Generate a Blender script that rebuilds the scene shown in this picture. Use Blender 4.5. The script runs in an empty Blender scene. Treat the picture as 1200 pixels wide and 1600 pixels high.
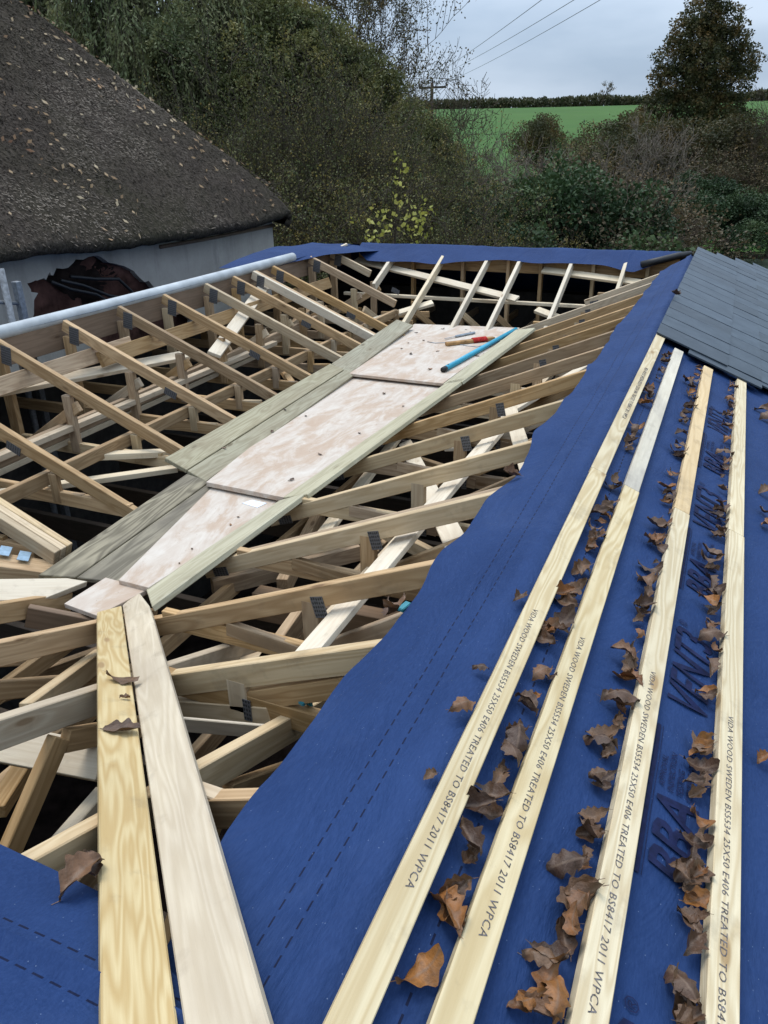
import bpy, bmesh, math, random
import numpy as np
from mathutils import Matrix, Vector, noise

# ------------------------------------------------------------------ scene, camera, light
scn = bpy.context.scene
COL = scn.collection
rad = math.radians

# camera at the origin; X = across the ridges, Y = along the right hand ridge, Z = up
CR = np.array([[0.91918961, -0.15369009, 0.36258767],
               [0.39343255, 0.39895441, -0.82827906],
               [-0.01735767, 0.9039993, 0.42718143]])
cam_data = bpy.data.cameras.new('camera')
cam_data.sensor_fit = 'HORIZONTAL'
cam_data.sensor_width = 36.0
cam_data.lens = 36.0
cam_data.clip_start = 0.05
cam_data.clip_end = 3000.0
cam = bpy.data.objects.new('camera', cam_data)
M4 = Matrix.Identity(4)
for i in range(3):
    for j in range(3):
        M4[i][j] = CR[i, j]
cam.matrix_world = M4
COL.objects.link(cam)
scn.camera = cam

SUN_EL, SUN_AZ = 70.0, 305.0      # compass style azimuth, from +Y clockwise
world = bpy.data.worlds.new('World')
scn.world = world
world.use_nodes = True
wn = world.node_tree.nodes
wl = world.node_tree.links
wn.clear()
w_out = wn.new('ShaderNodeOutputWorld')
w_bg = wn.new('ShaderNodeBackground')
w_bg.inputs['Strength'].default_value = 0.1
w_sky = wn.new('ShaderNodeTexSky')
w_sky.sky_type = 'NISHITA'
w_sky.sun_disc = False
w_sky.sun_elevation = rad(SUN_EL)
w_sky.sun_rotation = rad(SUN_AZ)
w_sky.dust_density = 3.0
w_tc = wn.new('ShaderNodeTexCoord')
w_map = wn.new('ShaderNodeMapping')
w_map.inputs['Scale'].default_value = (1.0, 1.0, 3.5)
w_noise = wn.new('ShaderNodeTexNoise')
w_noise.inputs['Scale'].default_value = 3.2
w_noise.inputs['Detail'].default_value = 5.0
w_noise.inputs['Roughness'].default_value = 0.5
w_ramp = wn.new('ShaderNodeValToRGB')
w_ramp.color_ramp.elements[0].position = 0.36
w_ramp.color_ramp.elements[0].color = (2.95, 3.8, 4.95, 1)
w_ramp.color_ramp.elements[1].position = 0.66
w_ramp.color_ramp.elements[1].color = (4.5, 5.35, 6.5, 1)
w_mix = wn.new('ShaderNodeMixRGB')
w_mix.inputs['Fac'].default_value = 0.9
wl.new(w_tc.outputs['Generated'], w_map.inputs['Vector'])
wl.new(w_map.outputs['Vector'], w_noise.inputs['Vector'])
wl.new(w_noise.outputs['Fac'], w_ramp.inputs['Fac'])
wl.new(w_sky.outputs['Color'], w_mix.inputs['Color1'])
wl.new(w_ramp.outputs['Color'], w_mix.inputs['Color2'])
w_sep = wn.new('ShaderNodeSeparateXYZ')
w_z = wn.new('ShaderNodeMath'); w_z.operation = 'MAXIMUM'; w_z.inputs[1].default_value = 0.0
w_g = wn.new('ShaderNodeMath'); w_g.operation = 'MULTIPLY_ADD'; w_g.inputs[1].default_value = 2.0; w_g.inputs[2].default_value = 1.0
w_mul = wn.new('ShaderNodeVectorMath'); w_mul.operation = 'SCALE'
wl.new(w_tc.outputs['Generated'], w_sep.inputs[0])
wl.new(w_sep.outputs['Z'], w_z.inputs[0])
wl.new(w_z.outputs[0], w_g.inputs[0])
wl.new(w_mix.outputs['Color'], w_mul.inputs[0])
wl.new(w_g.outputs[0], w_mul.inputs['Scale'])
wl.new(w_mul.outputs[0], w_bg.inputs['Color'])
wl.new(w_bg.outputs['Background'], w_out.inputs['Surface'])

sun_data = bpy.data.lights.new('sun', 'SUN')
sun_data.energy = 1.5
sun_data.angle = rad(25)
sun_data.color = (1.0, 0.96, 0.9)
sun = bpy.data.objects.new('sun', sun_data)
_az, _el = rad(SUN_AZ), rad(SUN_EL)
sdir = Vector((math.sin(_az) * math.cos(_el), math.cos(_az) * math.cos(_el), math.sin(_el)))
sun.rotation_euler = sdir.to_track_quat('Z', 'Y').to_euler()
sun.location = sdir * 50
COL.objects.link(sun)

scn.view_settings.view_transform = 'Standard'
scn.view_settings.look = 'None'
scn.view_settings.exposure = 0.32
scn.view_settings.gamma = 1.0
scn.view_settings.use_curve_mapping = False
scn.render.engine = 'CYCLES'
scn.cycles.max_bounces = 6
scn.cycles.diffuse_bounces = 2
scn.cycles.glossy_bounces = 2
scn.cycles.transmission_bounces = 3

# ------------------------------------------------------------------ geometry helpers
TH = rad(22.8)
SN, CS, TN = math.sin(TH), math.cos(TH), math.tan(TH)
GROUND = -4.6
RX, LX, RZ = -0.32, -3.82, -0.925      # right ridge X, left ridge X, ridge height
FY, NY = 8.0, 0.43                      # far and near ridge Y
nR = np.array([-SN, 0, CS]); dR = nR @ np.array([RX, 0, RZ])        # right inner slope
nL = np.array([SN, 0, CS]);  dL = nL @ np.array([LX, 0, RZ])        # left inner slope
nF = np.array([0, -SN, CS]); dF = nF @ np.array([0, FY, RZ])        # far inner slope
nN = np.array([0, SN, CS]);  dN = nN @ np.array([0, 1.83, -1.55])   # near inner slope
nO = np.array([SN, 0, CS]);  dO = nO @ np.array([RX, 0, RZ])        # right outer slope (membrane)


def ray(x, y):
    return CR @ np.array([(x - 600) / 1200., (800 - y) / 1200., -1.])


def onP(x, y, n, d, off=0.0):
    r = ray(x, y)
    return r * ((d + off) / (n @ r))


def onZ(x, y, z):
    r = ray(x, y)
    return r * (z / r[2])


def onY(x, y, Y):
    r = ray(x, y)
    return r * (Y / r[1])


def onX(x, y, X):
    r = ray(x, y)
    return r * (X / r[0])


def at(px, py, dist):
    """point at horizontal distance dist in the direction of a picture point"""
    r = ray(px, py)
    return r * (dist / math.hypot(r[0], r[1]))


WM = {}


def put(o, M, parent=None):
    if o.name not in COL.objects:
        COL.objects.link(o)
    WM[o.name] = M.copy()
    if parent is not None:
        o.parent = parent
        o.matrix_basis = WM[parent.name].inverted() @ M
    else:
        o.matrix_basis = M
    return o


def tag(o, label, cat=None, group=None, kind=None):
    if label:
        o['label'] = label
    if cat:
        o['category'] = cat
    if group:
        o['group'] = group
    if kind:
        o['kind'] = kind
    return o


def thing(name, label, cat, loc=(0, 0, 0), group=None):
    o = bpy.data.objects.new(name, None)
    o.empty_display_size = 0.2
    put(o, Matrix.Translation(Vector(loc)))
    return tag(o, label, cat, group)


def mesh_obj(name, verts, faces, mat, parent=None, M=None, smooth=False):
    me = bpy.data.meshes.new(name)
    me.from_pydata([tuple(v) for v in verts], [], [tuple(f) for f in faces])
    me.update()
    if smooth:
        me.polygons.foreach_set('use_smooth', [True] * len(me.polygons))
    if mat:
        me.materials.append(mat)
    o = bpy.data.objects.new(name, me)
    return put(o, M if M is not None else Matrix.Identity(4), parent)


def bm_obj(name, bm, mat, parent=None, M=None, smooth=False):
    me = bpy.data.meshes.new(name)
    bm.to_mesh(me)
    bm.free()
    if smooth:
        me.polygons.foreach_set('use_smooth', [True] * len(me.polygons))
    if mat:
        me.materials.append(mat)
    o = bpy.data.objects.new(name, me)
    return put(o, M if M is not None else Matrix.Identity(4), parent)


def frame(origin, x, up):
    x = Vector(x).normalized()
    z = Vector(up) - x * Vector(up).dot(x)
    z.normalize()
    y = z.cross(x)
    M = Matrix.Identity(4)
    for i in range(3):
        M[i][0], M[i][1], M[i][2], M[i][3] = x[i], y[i], z[i], origin[i]
    return M


rnd = random.Random(7)
rndm = random.Random(21)


def pine():
    return rndm.choice((M_PINE, M_PINE, M_PINE_B, M_PINE_C))


def beam(name, A, B, w, h, mat, parent=None, up=(0, 0, 1), bev=0.0025, warp=0.0):
    """timber with the middle of its TOP edge running from A to B"""
    A, B = Vector(A), Vector(B)
    L = (B - A).length
    bm = bmesh.new()
    n = 4 if warp else 1
    xs = [L * i / n for i in range(n + 1)]
    rings = []
    for x in xs:
        t = x / L
        dy = warp * math.sin(t * math.pi)
        rings.append([bm.verts.new((x, y + dy, z)) for y, z in ((-w / 2, -h), (w / 2, -h), (w / 2, 0), (-w / 2, 0))])
    for i in range(n):
        a, b = rings[i], rings[i + 1]
        for k in range(4):
            bm.faces.new((a[k], b[k], b[(k + 1) % 4], a[(k + 1) % 4]))
    bm.faces.new(rings[0])
    bm.faces.new(rings[-1][::-1])
    bmesh.ops.recalc_face_normals(bm, faces=bm.faces)
    if bev:
        ed = [e for e in bm.edges if e.calc_face_angle(0) > 0.8]
        bmesh.ops.bevel(bm, geom=ed, offset=bev, segments=1, affect='EDGES')
    return bm_obj(name, bm, mat, parent, frame(A, B - A, up))


def slab(name, pts, th, mat, parent=None, bev=0.0025, up=None):
    """board whose TOP face is the polygon pts (counter-clockwise from above); grain runs along its first edge"""
    P = [Vector(p) for p in pts]
    c = sum(P, Vector()) / len(P)
    nrm = Vector(up) if up is not None else sum(((P[i] - c).cross(P[(i + 1) % len(P)] - c) for i in range(len(P))), Vector()).normalized()
    le = max(range(len(P)), key=lambda i: (P[(i + 1) % len(P)] - P[i]).length)
    M = frame(c, P[(le + 1) % len(P)] - P[le], nrm)
    Mi = M.inverted()
    Q = [Mi @ p for p in P]
    bm = bmesh.new()
    top = [bm.verts.new(q) for q in Q]
    bot = [bm.verts.new((q.x, q.y, q.z - th)) for q in Q]
    bm.faces.new(top)
    bm.faces.new(bot[::-1])
    n = len(Q)
    for i in range(n):
        bm.faces.new((top[i], bot[i], bot[(i + 1) % n], top[(i + 1) % n]))
    bmesh.ops.recalc_face_normals(bm, faces=bm.faces)
    if bev:
        bmesh.ops.bevel(bm, geom=list(bm.edges), offset=bev, segments=1, affect='EDGES')
    return bm_obj(name, bm, mat, parent, M)


def tubes(segs, n=5):
    """segs: list of (p0, p1, r0, r1) -> verts, faces as numpy arrays"""
    p0 = np.array([s[0] for s in segs], float); p1 = np.array([s[1] for s in segs], float)
    r0 = np.array([s[2] for s in segs], float); r1 = np.array([s[3] for s in segs], float)
    d = p1 - p0
    d /= np.maximum(np.linalg.norm(d, axis=1, keepdims=True), 1e-6)
    ref = np.where(np.abs(d[:, 2:3]) > 0.9, np.array([[1., 0, 0]]), np.array([[0., 0, 1.]]))
    u = np.cross(d, ref); u /= np.linalg.norm(u, axis=1, keepdims=True)
    v = np.cross(d, u)
    a = np.arange(n) * 2 * math.pi / n
    ring = np.cos(a)[None, :, None] * u[:, None, :] + np.sin(a)[None, :, None] * v[:, None, :]
    V = np.concatenate([p0[:, None, :] + ring * r0[:, None, None], p1[:, None, :] + ring * r1[:, None, None]], axis=1)
    k = np.arange(n); k2 = (k + 1) % n
    F = np.stack([k, k2, k2 + n, k + n], axis=1)
    F = F[None] + (np.arange(len(segs)) * 2 * n)[:, None, None]
    return V.reshape(-1, 3), F.reshape(-1, 4)


def quick_mesh(name, V, F, mat, smooth=False):
    """numpy verts and equal sized faces to a mesh, quickly"""
    V = np.asarray(V, np.float32); F = np.asarray(F, np.int32)
    me = bpy.data.meshes.new(name)
    k = F.shape[1]
    me.vertices.add(len(V)); me.vertices.foreach_set('co', V.ravel())
    me.loops.add(F.size); me.loops.foreach_set('vertex_index', F.ravel())
    me.polygons.add(len(F)); me.polygons.foreach_set('loop_start', np.arange(len(F), dtype=np.int32) * k)
    try:
        me.polygons.foreach_set('loop_total', np.full(len(F), k, np.int32))
    except Exception:
        pass
    me.update(calc_edges=True)
    me.validate()
    if smooth:
        me.polygons.foreach_set('use_smooth', [True] * len(F))
    if mat:
        me.materials.append(mat)
    return me


def grid_mesh(name, pts, mat, parent=None, smooth=True, M=None):
    """pts: array (m, n, 3)"""
    m, n = pts.shape[:2]
    idx = np.arange(m * n).reshape(m, n)
    F = np.stack([idx[:-1, :-1], idx[1:, :-1], idx[1:, 1:], idx[:-1, 1:]], axis=-1).reshape(-1, 4)
    me = quick_mesh(name, pts.reshape(-1, 3), F, mat, smooth)
    o = bpy.data.objects.new(name, me)
    return put(o, M if M is not None else Matrix.Identity(4), parent)


def tube_path(name, pts, r, mat, parent=None, n=10, cap=True):
    segs = []
    bm = bmesh.new()
    P = [Vector(p) for p in pts]
    rings = []
    for i, p in enumerate(P):
        d = (P[min(i + 1, len(P) - 1)] - P[max(i - 1, 0)]).normalized()
        ref = Vector((0, 0, 1)) if abs(d.z) < 0.9 else Vector((1, 0, 0))
        u = d.cross(ref).normalized(); v = d.cross(u)
        rings.append([bm.verts.new(p + (u * math.cos(a) + v * math.sin(a)) * r) for a in [2 * math.pi * k / n for k in range(n)]])
    for i in range(len(P) - 1):
        for k in range(n):
            bm.faces.new((rings[i][k], rings[i][(k + 1) % n], rings[i + 1][(k + 1) % n], rings[i + 1][k]))
    if cap:
        bm.faces.new(rings[0][::-1]); bm.faces.new(rings[-1])
    bmesh.ops.recalc_face_normals(bm, faces=bm.faces)
    return bm_obj(name, bm, mat, parent, None, True)


# ------------------------------------------------------------------ materials
class NT:
    def __init__(self, name):
        self.m = bpy.data.materials.new(name)
        self.m.use_nodes = True
        self.t = self.m.node_tree
        self.t.nodes.clear()
        self.out = self.t.nodes.new('ShaderNodeOutputMaterial')
        self.b = self.t.nodes.new('ShaderNodeBsdfPrincipled')
        self.t.links.new(self.b.outputs[0], self.out.inputs['Surface'])

    def n(self, typ, ins=None, **kw):
        nd = self.t.nodes.new(typ)
        for k, v in kw.items():
            setattr(nd, k, v)
        for k, v in (ins or {}).items():
            self.set(nd.inputs[k], v)
        return nd

    def set(self, sock, v):
        if hasattr(v, 'is_linked'):
            self.t.links.new(v, sock)
        elif isinstance(v, bpy.types.Node):
            self.t.links.new(v.outputs[0], sock)
        else:
            sock.default_value = v

    def ramp(self, fac, stops):
        nd = self.n('ShaderNodeValToRGB', {'Fac': fac})
        cr = nd.color_ramp
        while len(cr.elements) < len(stops):
            cr.elements.new(0.5)
        for e, (p, c) in zip(cr.elements, stops):
            e.position = p
            e.color = (c, c, c, 1) if isinstance(c, (int, float)) else tuple(c) + (1,)
        return nd.outputs['Color']

    def mix(self, fac, a, b, mode='MIX'):
        nd = self.n('ShaderNodeMixRGB', blend_type=mode)
        self.set(nd.inputs['Fac'], fac)
        for s, v in ((nd.inputs['Color1'], a), (nd.inputs['Color2'], b)):
            if isinstance(v, tuple) and len(v) == 3:
                v = v + (1,)
            self.set(s, v)
        return nd.outputs['Color']

    def math(self, op, a, b=0.0, c=0.0):
        nd = self.n('ShaderNodeMath', operation=op)
        self.set(nd.inputs[0], a); self.set(nd.inputs[1], b); self.set(nd.inputs[2], c)
        return nd.outputs[0]

    def noise(self, vec, scale, detail=4, rough=0.55, dist=0.0):
        nd = self.n('ShaderNodeTexNoise', {'Scale': scale, 'Detail': detail, 'Roughness': rough, 'Distortion': dist})
        if vec is not None:
            self.set(nd.inputs['Vector'], vec)
        return nd.outputs['Fac']

    def mapping(self, vec, scale=(1, 1, 1), loc=(0, 0, 0)):
        nd = self.n('ShaderNodeMapping', {'Scale': scale, 'Location': loc})
        self.set(nd.inputs['Vector'], vec)
        return nd.outputs[0]

    def bump(self, h, strength=0.3, dist=0.01):
        nd = self.n('ShaderNodeBump', {'Strength': strength, 'Distance': dist})
        self.set(nd.inputs['Height'], h)
        self.t.links.new(nd.outputs[0], self.b.inputs['Normal'])

    def fin(self, color, rough=0.7, spec=0.3):
        self.set(self.b.inputs['Base Color'], color if not (isinstance(color, tuple) and len(color) == 3) else color + (1,))
        self.set(self.b.inputs['Roughness'], rough)
        self.b.inputs['Specular IOR Level'].default_value = spec
        return self.m


def wood(name, light, dark, knot, ring=22.0, knots=True, stain=None, stain_amt=0.0, grain=0.5, vary=0.25, streak=0.5, rough=0.62):
    t = NT(name)
    tc = t.n('ShaderNodeTexCoord')
    info = t.n('ShaderNodeObjectInfo')
    rv = t.n('ShaderNodeCombineXYZ')
    off = t.math('MULTIPLY', info.outputs['Random'], 37.0)
    t.set(rv.inputs[0], off); t.set(rv.inputs[1], off); t.set(rv.inputs[2], t.math('MULTIPLY', info.outputs['Random'], 11.0))
    v = t.n('ShaderNodeVectorMath', operation='ADD')
    t.set(v.inputs[0], tc.outputs['Object']); t.set(v.inputs[1], rv.outputs[0])
    base = v.outputs[0]
    # knots pull the rings around them
    sx_ = t.n('ShaderNodeSeparateXYZ'); t.set(sx_.inputs[0], base)
    cb_ = t.n('ShaderNodeCombineXYZ')
    t.set(cb_.inputs[0], t.math('MULTIPLY', sx_.outputs[0], 3.4)); t.set(cb_.inputs[1], t.math('MULTIPLY', t.math('ADD', sx_.outputs[1], sx_.outputs[2]), 11.0))
    kv = cb_.outputs[0]
    vor = t.n('ShaderNodeTexVoronoi', {'Scale': 1.0, 'Randomness': 1.0})
    t.set(vor.inputs['Vector'], kv)
    kd = vor.outputs['Distance']
    pull = t.ramp(kd, [(0.0, 1.0), (0.35, 0.0)])
    lv = t.mapping(base, (0.55, 7.0, 7.0))
    wob = t.noise(lv, 1.3, 3, 0.5, 0.4)
    ringf = t.math('ADD', t.math('MULTIPLY', wob, ring), t.math('MULTIPLY', pull, 2.2 if knots else 0.0))
    rings = t.math('ABSOLUTE', t.math('SINE', t.math('MULTIPLY', ringf, 1.6)))
    fine = t.noise(t.mapping(base, (6.0, 160.0, 160.0)), 1.0, 3, 0.6)
    broad = t.noise(t.mapping(base, (1.2, 5.0, 5.0)), 1.0, 2, 0.5)
    c = t.mix(t.math('MULTIPLY', t.math('POWER', rings, 2.2), grain), light, dark)
    c = t.mix(t.math('MULTIPLY', t.ramp(fine, [(0.35, 0.0), (0.75, 1.0)]), 0.35), c, dark)
    hsv = t.n('ShaderNodeHueSaturation')
    t.set(hsv.inputs['Color'], c)
    t.set(hsv.inputs['Value'], t.math('ADD', 1.0 - vary / 2, t.math('ADD', t.math('MULTIPLY', info.outputs['Random'], vary), t.math('MULTIPLY', t.math('SUBTRACT', broad, 0.5), streak))))
    t.set(hsv.inputs['Saturation'], t.math('ADD', 0.85, t.math('MULTIPLY', t.math('FRACT', off), 0.3)))
    c = hsv.outputs['Color']
    if knots:
        kmask = t.ramp(kd, [(0.0, 1.0), (0.07, 1.0), (0.12, 0.0)])
        sel = t.n('ShaderNodeSeparateColor')
        t.set(sel.inputs[0], vor.outputs['Color'])
        pick = t.math('GREATER_THAN', sel.outputs[0], 0.5)
        c = t.mix(t.math('MULTIPLY', t.math('MULTIPLY', kmask, pick), 0.8), c, knot)
        halo = t.ramp(kd, [(0.07, 0.8), (0.24, 0.0)])
        c = t.mix(t.math('MULTIPLY', t.math('MULTIPLY', halo, pick), 0.5), c, dark)
    # grime
    gr = t.noise(base, 9.0, 6, 0.65)
    c = t.mix(t.ramp(gr, [(0.56, 0.0), (0.78, 0.42)]), c, (0.12, 0.09, 0.06))
    if stain is not None:
        st = t.noise(t.mapping(base, (2.0, 7.0, 7.0)), 1.0, 5, 0.6, 0.3)
        c = t.mix(t.ramp(st, [(0.42, 0.0), (0.68, stain_amt)]), c, stain)
    t.bump(t.math('ADD', fine, t.math('MULTIPLY', rings, 0.4)), 0.25, 0.002)
    return t.fin(c, rough, 0.25)


M_PINE = wood('pine_timber', (0.45, 0.31, 0.175), (0.25, 0.15, 0.072), (0.10, 0.05, 0.025), 26, grain=0.6, vary=0.5)
M_PINE_B = wood('orange_pine', (0.48, 0.325, 0.18), (0.28, 0.17, 0.08), (0.10, 0.05, 0.025), 24, grain=0.55, vary=0.4)
M_PINE_C = wood('cream_pine', (0.55, 0.43, 0.28), (0.36, 0.25, 0.14), (0.12, 0.06, 0.03), 22, grain=0.5, vary=0.35)
M_PINE_PALE = wood('pale_pine', (0.66, 0.565, 0.42), (0.48, 0.37, 0.245), (0.20, 0.12, 0.07), 16, grain=0.32, vary=0.2)
M_PINE_YELLOW = wood('yellow_pine', (0.57, 0.465, 0.285), (0.39, 0.265, 0.125), (0.22, 0.12, 0.05), 44, grain=0.62, vary=0.1)
M_PINE_WHITE = wood('planed_white_pine', (0.60, 0.51, 0.375), (0.42, 0.33, 0.215), (0.16, 0.10, 0.06), 30, grain=0.45, vary=0.1, stain=(0.40, 0.32, 0.23), stain_amt=0.5)
M_PINE_DARK = wood('shaded_old_timber', (0.20, 0.13, 0.08), (0.11, 0.07, 0.04), (0.06, 0.03, 0.02), 16, grain=0.4, vary=0.3)  # old timber tone, darkened further to stand in for interior shade
M_TREATED = wood('treated_board', (0.36, 0.325, 0.22), (0.22, 0.185, 0.11), (0.08, 0.055, 0.03), 28, grain=0.7, vary=0.2, stain=(0.24, 0.19, 0.12), stain_amt=0.55)
M_TREATED_OLD = wood('weathered_treated_board', (0.31, 0.265, 0.18), (0.12, 0.10, 0.065), (0.05, 0.035, 0.025), 26, grain=0.85, vary=0.15, stain=(0.12, 0.10, 0.075), stain_amt=0.7)
M_TREATED_PALE = wood('pale_treated_board', (0.48, 0.445, 0.325), (0.31, 0.275, 0.18), (0.12, 0.09, 0.05), 13, grain=0.55, vary=0.1, stain=(0.33, 0.29, 0.19), stain_amt=0.4)
M_BATTEN = wood('batten_wood', (0.62, 0.515, 0.325), (0.43, 0.31, 0.15), (0.22, 0.11, 0.04), 34, grain=0.6, vary=0.14, streak=0.35)
M_BATTEN_OLD = wood('weathered_batten_wood', (0.62, 0.555, 0.43), (0.42, 0.35, 0.25), (0.2, 0.14, 0.09), 14, grain=0.3, vary=0.1, stain=(0.20, 0.18, 0.165), stain_amt=0.6)
M_BATTEN_TAN = wood('tan_batten_wood', (0.66, 0.50, 0.30), (0.48, 0.33, 0.17), (0.22, 0.12, 0.05), 20, grain=0.4, vary=0.1, streak=0.3)


M_JOIST = wood('shade_dark_joist', (0.075, 0.055, 0.04), (0.04, 0.03, 0.02), (0.02, 0.015, 0.01), 16, grain=0.4, vary=0.3)  # joist colour made near black to imitate the shade down there


def m_ply():
    t = NT('plywood')
    tc = t.n('ShaderNodeTexCoord')
    info = t.n('ShaderNodeObjectInfo')
    v = t.n('ShaderNodeVectorMath', operation='ADD')
    t.set(v.inputs[0], tc.outputs['Object'])
    cx = t.n('ShaderNodeCombineXYZ'); t.set(cx.inputs[0], t.math('MULTIPLY', info.outputs['Random'], 20.0)); t.set(v.inputs[1], cx.outputs[0])
    b = v.outputs[0]
    g = t.noise(t.mapping(b, (2.5, 9.0, 9.0)), 1.4, 6, 0.65, 1.6)
    g2 = t.noise(t.mapping(b, (1.0, 2.5, 2.5)), 2.2, 7, 0.7, 0.6)
    c = t.mix(t.ramp(g, [(0.35, 0.0), (0.65, 1.0)]), (0.56, 0.495, 0.42), (0.47, 0.385, 0.31))
    c = t.mix(t.ramp(g2, [(0.46, 0.0), (0.56, 0.6), (0.75, 0.85)]), c, (0.40, 0.275, 0.185))
    c = t.mix(t.ramp(t.noise(b, 5.0, 3, 0.6), [(0.55, 0.0), (0.8, 0.6)]), c, (0.62, 0.57, 0.51))
    specks = t.noise(b, 70.0, 2, 0.5)
    c = t.mix(t.ramp(specks, [(0.70, 0.0), (0.76, 0.55)]), c, (0.14, 0.09, 0.06))
    t.bump(t.noise(t.mapping(b, (10, 90, 90)), 1.0, 3, 0.6), 0.2, 0.002)
    return t.fin(c, 0.7, 0.2)


def m_plain(name, col, rough=0.6, spec=0.3, metal=0.0, nscale=20.0, amt=0.25, bump=0.0):
    t = NT(name)
    tc = t.n('ShaderNodeTexCoord')
    f = t.noise(tc.outputs['Object'], nscale, 5, 0.6)
    dark = tuple(x * (1 - amt) for x in col); lite = tuple(min(1, x * (1 + amt)) for x in col)
    c = t.mix(t.ramp(f, [(0.3, 0.0), (0.7, 1.0)]), dark, lite)
    t.b.inputs['Metallic'].default_value = metal
    if bump:
        t.bump(f, bump, 0.01)
    return t.fin(c, rough, spec)


M_PLY = m_ply()
M_INK = m_plain('black_ink', (0.11, 0.10, 0.10), 0.75, 0.15, 0, 160, 0.85)
M_INK_BLUE = m_plain('dark_blue_ink', (0.008, 0.012, 0.045), 0.7, 0.15, 0, 60, 0.4)
M_PVC = m_plain('grey_plastic', (0.42, 0.44, 0.445), 0.5, 0.35, 0, 5, 0.22)
M_BLACK = m_plain('black_plastic', (0.012, 0.012, 0.013), 0.5, 0.4)
M_BLUETUBE = m_plain('bright_blue_plastic', (0.035, 0.32, 0.46), 0.35, 0.45, 0, 8, 0.12)
M_TEAL = m_plain('teal_plastic', (0.03, 0.22, 0.27), 0.45, 0.4)
M_RED = m_plain('red_twine', (0.42, 0.025, 0.02), 0.7, 0.2, 0, 90, 0.4, 0.5)
M_STEEL = m_plain('galvanised_steel', (0.20, 0.21, 0.22), 0.6, 0.4, 0.3, 40, 0.35)
M_STEEL_BLUE = m_plain('bluish_steel_strap', (0.30, 0.42, 0.52), 0.45, 0.5, 0.4, 40, 0.2)
M_GREYKNIFE = m_plain('grey_metal', (0.25, 0.28, 0.31), 0.4, 0.5, 0.5)
M_WHITE = m_plain('white_sticker', (0.70, 0.74, 0.80), 0.5, 0.3)
M_OFFCUT = m_plain('dirty_offcut_wood', (0.30, 0.17, 0.07), 0.7, 0.2, 0, 14, 0.45)
M_SHEET = m_plain('pale_green_sheet', (0.45, 0.55, 0.52), 0.6, 0.3)
M_BLOCK = m_plain('concrete_block', (0.06, 0.056, 0.052), 0.9, 0.15, 0, 12, 0.3, 0.3)  # block colour darkened so the walls look deep in shade


def m_plate():
    t = NT('punched_nail_plate')
    tc = t.n('ShaderNodeTexCoord')
    vor = t.n('ShaderNodeTexVoronoi', {'Scale': 1.0, 'Randomness': 0.15})
    t.set(vor.inputs['Vector'], t.mapping(tc.outputs['Object'], (70.0, 120.0, 120.0)))
    c = t.mix(t.ramp(vor.outputs['Distance'], [(0.25, 1.0), (0.42, 0.0)]), (0.16, 0.16, 0.165), (0.05, 0.05, 0.05))
    t.b.inputs['Metallic'].default_value = 0.5
    t.bump(vor.outputs['Distance'], 0.6, 0.003)
    return t.fin(c, 0.5, 0.4)


M_PLATE = m_plate()


def m_membrane(name, lines=True, swap=False):
    t = NT(name)
    tc = t.n('ShaderNodeTexCoord')
    P = tc.outputs['Object']
    sep = t.n('ShaderNodeSeparateXYZ'); t.set(sep.inputs[0], P)
    a = t.noise(P, 3.0, 5, 0.6)
    c = t.mix(t.ramp(a, [(0.3, 0.0), (0.75, 1.0)]), (0.009, 0.027, 0.090), (0.016, 0.041, 0.125))
    fib = t.noise(t.mapping(P, (260, 60, 260)), 1.0, 3, 0.7)
    c = t.mix(t.ramp(fib, [(0.4, 0.0), (0.8, 0.3)]), c, (0.034, 0.072, 0.195))
    dust = t.noise(P, 1.7, 6, 0.7, 0.5)
    c = t.mix(t.ramp(dust, [(0.55, 0.0), (0.85, 0.35)]), c, (0.060, 0.095, 0.20))
    if lines:
        # printed dashed laps along Y at constant X; X is the across coordinate
        X, Y = (sep.outputs[1], sep.outputs[0]) if swap else (sep.outputs[0], sep.outputs[1])
        dash = t.math('LESS_THAN', t.math('FRACT', t.math('MULTIPLY', Y, 34.0)), 0.62)
        tot = None
        for xc in lines:
            l = t.math('LESS_THAN', t.math('ABSOLUTE', t.math('SUBTRACT', X, xc)), 0.0017)
            tot = l if tot is None else t.math('MAXIMUM', tot, l)
        c = t.mix(t.math('MULTIPLY', t.math('MULTIPLY', tot, dash), 0.85), c, (0.004, 0.005, 0.018))
    sp = t.n('ShaderNodeTexVoronoi', {'Scale': 80.0, 'Randomness': 1.0}); t.set(sp.inputs['Vector'], P)
    spc = t.n('ShaderNodeSeparateColor'); t.set(spc.inputs[0], sp.outputs['Color'])
    m = t.math('MULTIPLY', t.math('LESS_THAN', sp.outputs['Distance'], 0.07), t.math('GREATER_THAN', spc.outputs[1], 0.5))
    c = t.mix(t.math('MULTIPLY', m, 0.45), c, (0.22, 0.28, 0.40))
    wr = t.noise(t.mapping(P, (5.0, 2.2, 5.0)), 1.0, 5, 0.6, 1.5)
    t.bump(t.math('ADD', t.math('MULTIPLY', fib, 0.22), t.math('ADD', t.math('MULTIPLY', t.noise(P, 22.0, 4, 0.6), 0.6), t.math("MULTIPLY", wr, 4.0))), 0.45, 0.009)
    return t.fin(c, 0.7, 0.15)


M_MEM = m_membrane('blue_membrane', [RX - 0.135 * CS, RX - 0.085 * CS, RX + 0.093, RX + 0.72, RX + 0.75])
M_MEM_N = m_membrane('blue_membrane_near', None)


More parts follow.
